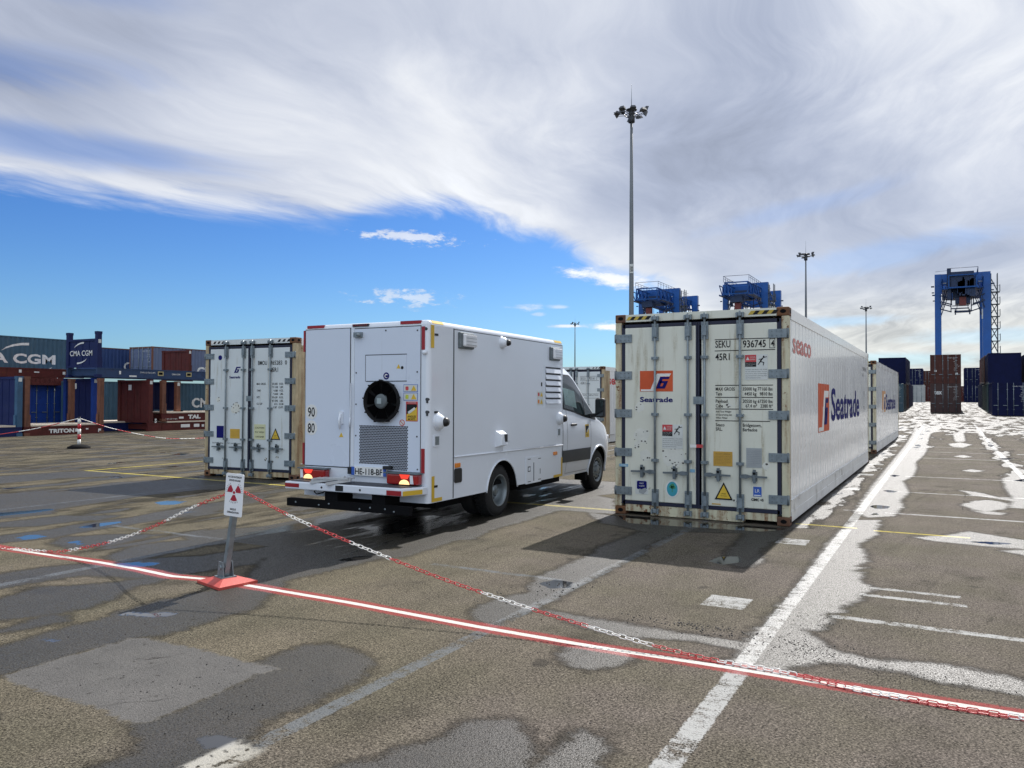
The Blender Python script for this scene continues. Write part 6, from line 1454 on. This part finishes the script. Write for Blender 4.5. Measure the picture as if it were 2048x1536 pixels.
# ------------------------------------------------------------------ gantry cranes
def crane(label, x, y, zb, boom=7.5, front=False):
    t = thing('gantry_crane', label, 'crane', (x, y, zb), 0, 'blue gantry cranes'); H = 24.3-zb; D = 13.3
    for yy, yd in ((0, 1.0), (D, 1.0)):
        m = MB()
        for sx, wd in ((-1, 1.0), (1, 1.25)):
            xo = sx*4.33; xi = sx*(4.33-wd); m.box(min(xo, xi), max(xo, xi), yy, yy+yd, 1.2, H)
        m.box(-4.33, 4.33, yy+.1, yy+.8, .9, 1.8)
        m.build('leg_frame', crane_blue, t)
        m = MB(); 
        pl_ = [(-3.33, H-1.9), (-2.4, H-2.1), (-1.7, H-3.3), (1.7, H-3.3), (2.4, H-2.1), (3.08, H-1.9), (3.08, H), (-3.33, H)]
        m.plate(pl_, lambda u, v, d: (u, yy+.15-d, v), -.7, 0); m.build('end_beam', crane_blue, t)
        m = MB()
        for sx in (-1, 1): 
            for k in (-1.2, 1.2): m.lathe([(-.3, .6), (.3, .6)], (sx*3.9, yy+.5+k, .6), 'x', 16, close=True)
        m.build('wheel', tyre_m, t)
        m = MB()
        for sx in (-1, 1):
            m.bar((sx*3.4, yy-.1, H-6.3), (sx*1.9, yy-.1, H-1.6), .16); m.bar((sx*3.2, yy-.1, H-5.0), (sx*2.4, yy-.1, H-1.8), .12)
            m.bar((sx*3.4, yy-.2, H-3.9), (sx*1.7, yy-.4, H-4.5), .28, .2); m.bar((sx*3.4, yy-.2, H-5.0), (sx*1.6, yy-.4, H-5.6), .28, .2); m.bar((sx*1.7, yy-.4, H-5.7), (sx*1.7, yy-.4, H-3.0), .16)
            m.bar((sx*4.4, yy-.1, H-2.2), (sx*4.9, yy-.1, H-2.2), .18, .25); m.bar((sx*4.4, yy-.1, H-3.3), (sx*4.8, yy-.1, H-3.3), .12, .2)
        m.build('brace', crane_dark, t)
    m = MB()
    for sx in (-1, 1):                                   # lattice girders
        xg = sx*2.1; ya, yb = -boom, D+1.0; zt, zl = H-.75, H-2.9
        m.bar((xg, ya, zt), (xg, yb, zt), .22); m.bar((xg, ya, zl), (xg, yb, zl), .30)
        m.bar((xg-sx*.9, ya, zl), (xg-sx*.9, yb, zl), .2)
        n = int((yb-ya)/2.2)
        for k in range(n):
            y1 = ya+(yb-ya)*k/n; y2 = ya+(yb-ya)*(k+1)/n
            m.bar((xg, y1, zl), (xg, (y1+y2)/2, zt), .20); m.bar((xg, (y1+y2)/2, zt), (xg, y2, zl), .20); m.bar((xg, y1, zl), (xg-sx*.9, y1, zl), .1)
        m.bar((xg, ya, zl), (xg, ya, zt), .18)
    m.bar((-2.1, -boom, H-.75), (2.1, -boom, H-.75), .2); m.bar((-2.1, -boom, H-2.9), (2.1, -boom, H-2.9), .25)
    for k in range(6): m.bar((-2.1, -boom+k*3.4, H-.75), (2.1, -boom+k*3.4, H-.75), .14)
    for sx in (-1, 1):
        for k in range(n):
            y1 = ya+(yb-ya)*k/n; y2 = ya+(yb-ya)*(k+1)/n; m.bar((sx*3.1, y1, H-1.2), (sx*3.1, y2, H-3.0), .14); m.bar((sx*3.1, y2, H-1.2), (sx*3.1, y2, H-3.0), .12)
        m.bar((sx*3.1, ya, H-1.2), (sx*3.1, yb, H-1.2), .14); m.bar((sx*3.1, ya, H-3.0), (sx*3.1, yb, H-3.0), .18); m.box(min(sx*2.2, sx*3.2), max(sx*2.2, sx*3.2), ya, yb, H-3.12, H-3.02)
    m.build('girder', crane_deep, t)
    m = MB()
    for sx in (-1, 1):
        m.tube([(sx*2.35, -boom, H+.5), (sx*2.35, D, H+.5)], .045, 5); m.tube([(sx*2.35, -boom, H+.1), (sx*2.35, D, H+.1)], .03, 5)
        for k in range(12): m.tube([(sx*2.35, -boom+k*1.7, H-.6), (sx*2.35, -boom+k*1.7, H+.5)], .04, 5)
    m.tube([(-2.35, -boom, H+.5), (2.35, -boom, H+.5)], .045, 5)
    m.tube([(-4.2, .1, H+.5), (-2.2, .1, H+.6)], .03, 5); m.build('handrail', crane_dark, t)
    m = MB()
    if not front: m.box(-1.5, 1.2, -boom+5.5, -boom+8, H-3.4, H-1.6); m.box(-1.2, 1.0, -boom+.5, -boom+2.5, H-4.4, H-3.2); m.box(-2.6, -2.2, -1.2, -.4, H-4.5, H-1.0)
    else: m.box(-1.75, 1.75, -boom+.3, -boom+5, H-2.9, H-.1); m.box(-1.5, 1.6, -boom+1.6, -boom+5.2, H-4.6, H-2.9); m.box(-1.1, 1.2, -boom+1.2, -boom+4, H-5.6, H-4.6); m.box(-2.35, -1.75, -boom+.5, -boom+2.0, H-4.9, H+.6)
    for k in range(14 if front else 0): 
        a = random.uniform(-1.6, 1.5); m.box(a, a+random.uniform(.2, .7), -boom+.2, -boom+1.6, H-random.uniform(2.5, 4.6), H-random.uniform(1.0, 2.4))
    m.build('trolley', crane_dark, t)
    m = MB(); m.box(-.5, .55, -boom+.9, -boom+2.0, H-6.0, H-4.5); m.build('operator_cab', crane_red, t)
    m = MB(); m.box(-1.25, 1.25, -boom+1.2, -boom+2.2, H-7.15, H-6.85); m.box(-1.2, -1.0, -boom+1.2, -boom+2.2, H-7.5, H-6.6); m.box(1.0, 1.2, -boom+1.2, -boom+2.2, H-7.5, H-6.6); m.box(-1.7, 1.0, -boom+1.4, -boom+2.0, H-6.5, H-6.35); m.box(-1.6, 1.0, -boom+1.4, -boom+2.0, H-6.0, H-5.9)
    for sx in (-.9, .9): m.tube([(sx, -boom+1.7, H-6.9), (sx*.8, -boom+2.2, H-4.6)], .05, 5)
    m.build('spreader', crane_dark, t)
    m = MB(); x0, x1 = 4.38, 5.35
    for xx in (x0, x1):
        for yy in (.1, 1.3): m.bar((xx, yy, 1), (xx, yy, H-.4), .13)
    k = 0; z = H-1.4
    while z > 2:
        m.box(x0, x1+.35, 0, 1.4, z-2.3, z-2.2); m.bar((x0+.05, .1, z), (x1, .1, z-2.2), .2, .14); m.bar((x1, 1.0, z-2.2), (x0, 1.0, z-3.9), .2, .14)
        m.bar((x1+.35, .1, z-2.2), (x1+.35, .1, z-1.0), .11); m.bar((x0, .1, z-1.2), (x1+.3, .1, z-1.2), .05); z -= 3.9/2+.2
    m.build('stair_tower', mat('grey_stair_steel', (.06, .075, .09), .6), t)
    m = MB(); m.box(2.95, 3.15, -.03, .0, H-8.3, H-6.6); m.box(3.0, 3.2, -.03, .0, H-19.5, H-18.0)
    m.box(-3.2, -2.4, -.0, .02, H-1.75, H-1.62) if False else None
    for a in (-3.2, 2.5): m.rect(a, a+.75, H-1.72, H-1.58, lambda u, v, d: (u, .14-d, v), .02)
    m.build('white_marking', pale_sticker, t)
    m = MB(); m.box(-4.55, -4.35, .2, .8, H-17.5, H-16.0); m.tube([(-4.6, .3, H-19), (-4.6, .3, 1)], .06, 5); m.build('cable_box', crane_dark, t)
crane('blue gantry crane seen end on above the container aisle at the right edge', 2.67, 161.5, 1.5, 3.0, True)
crane('blue gantry crane with only its top showing, right behind the tall light mast', -51.7, 157.1, 1.5)
crane('blue gantry crane with only its top showing, above the middle of the nearest white container', -34.2, 156.8, 1.7)
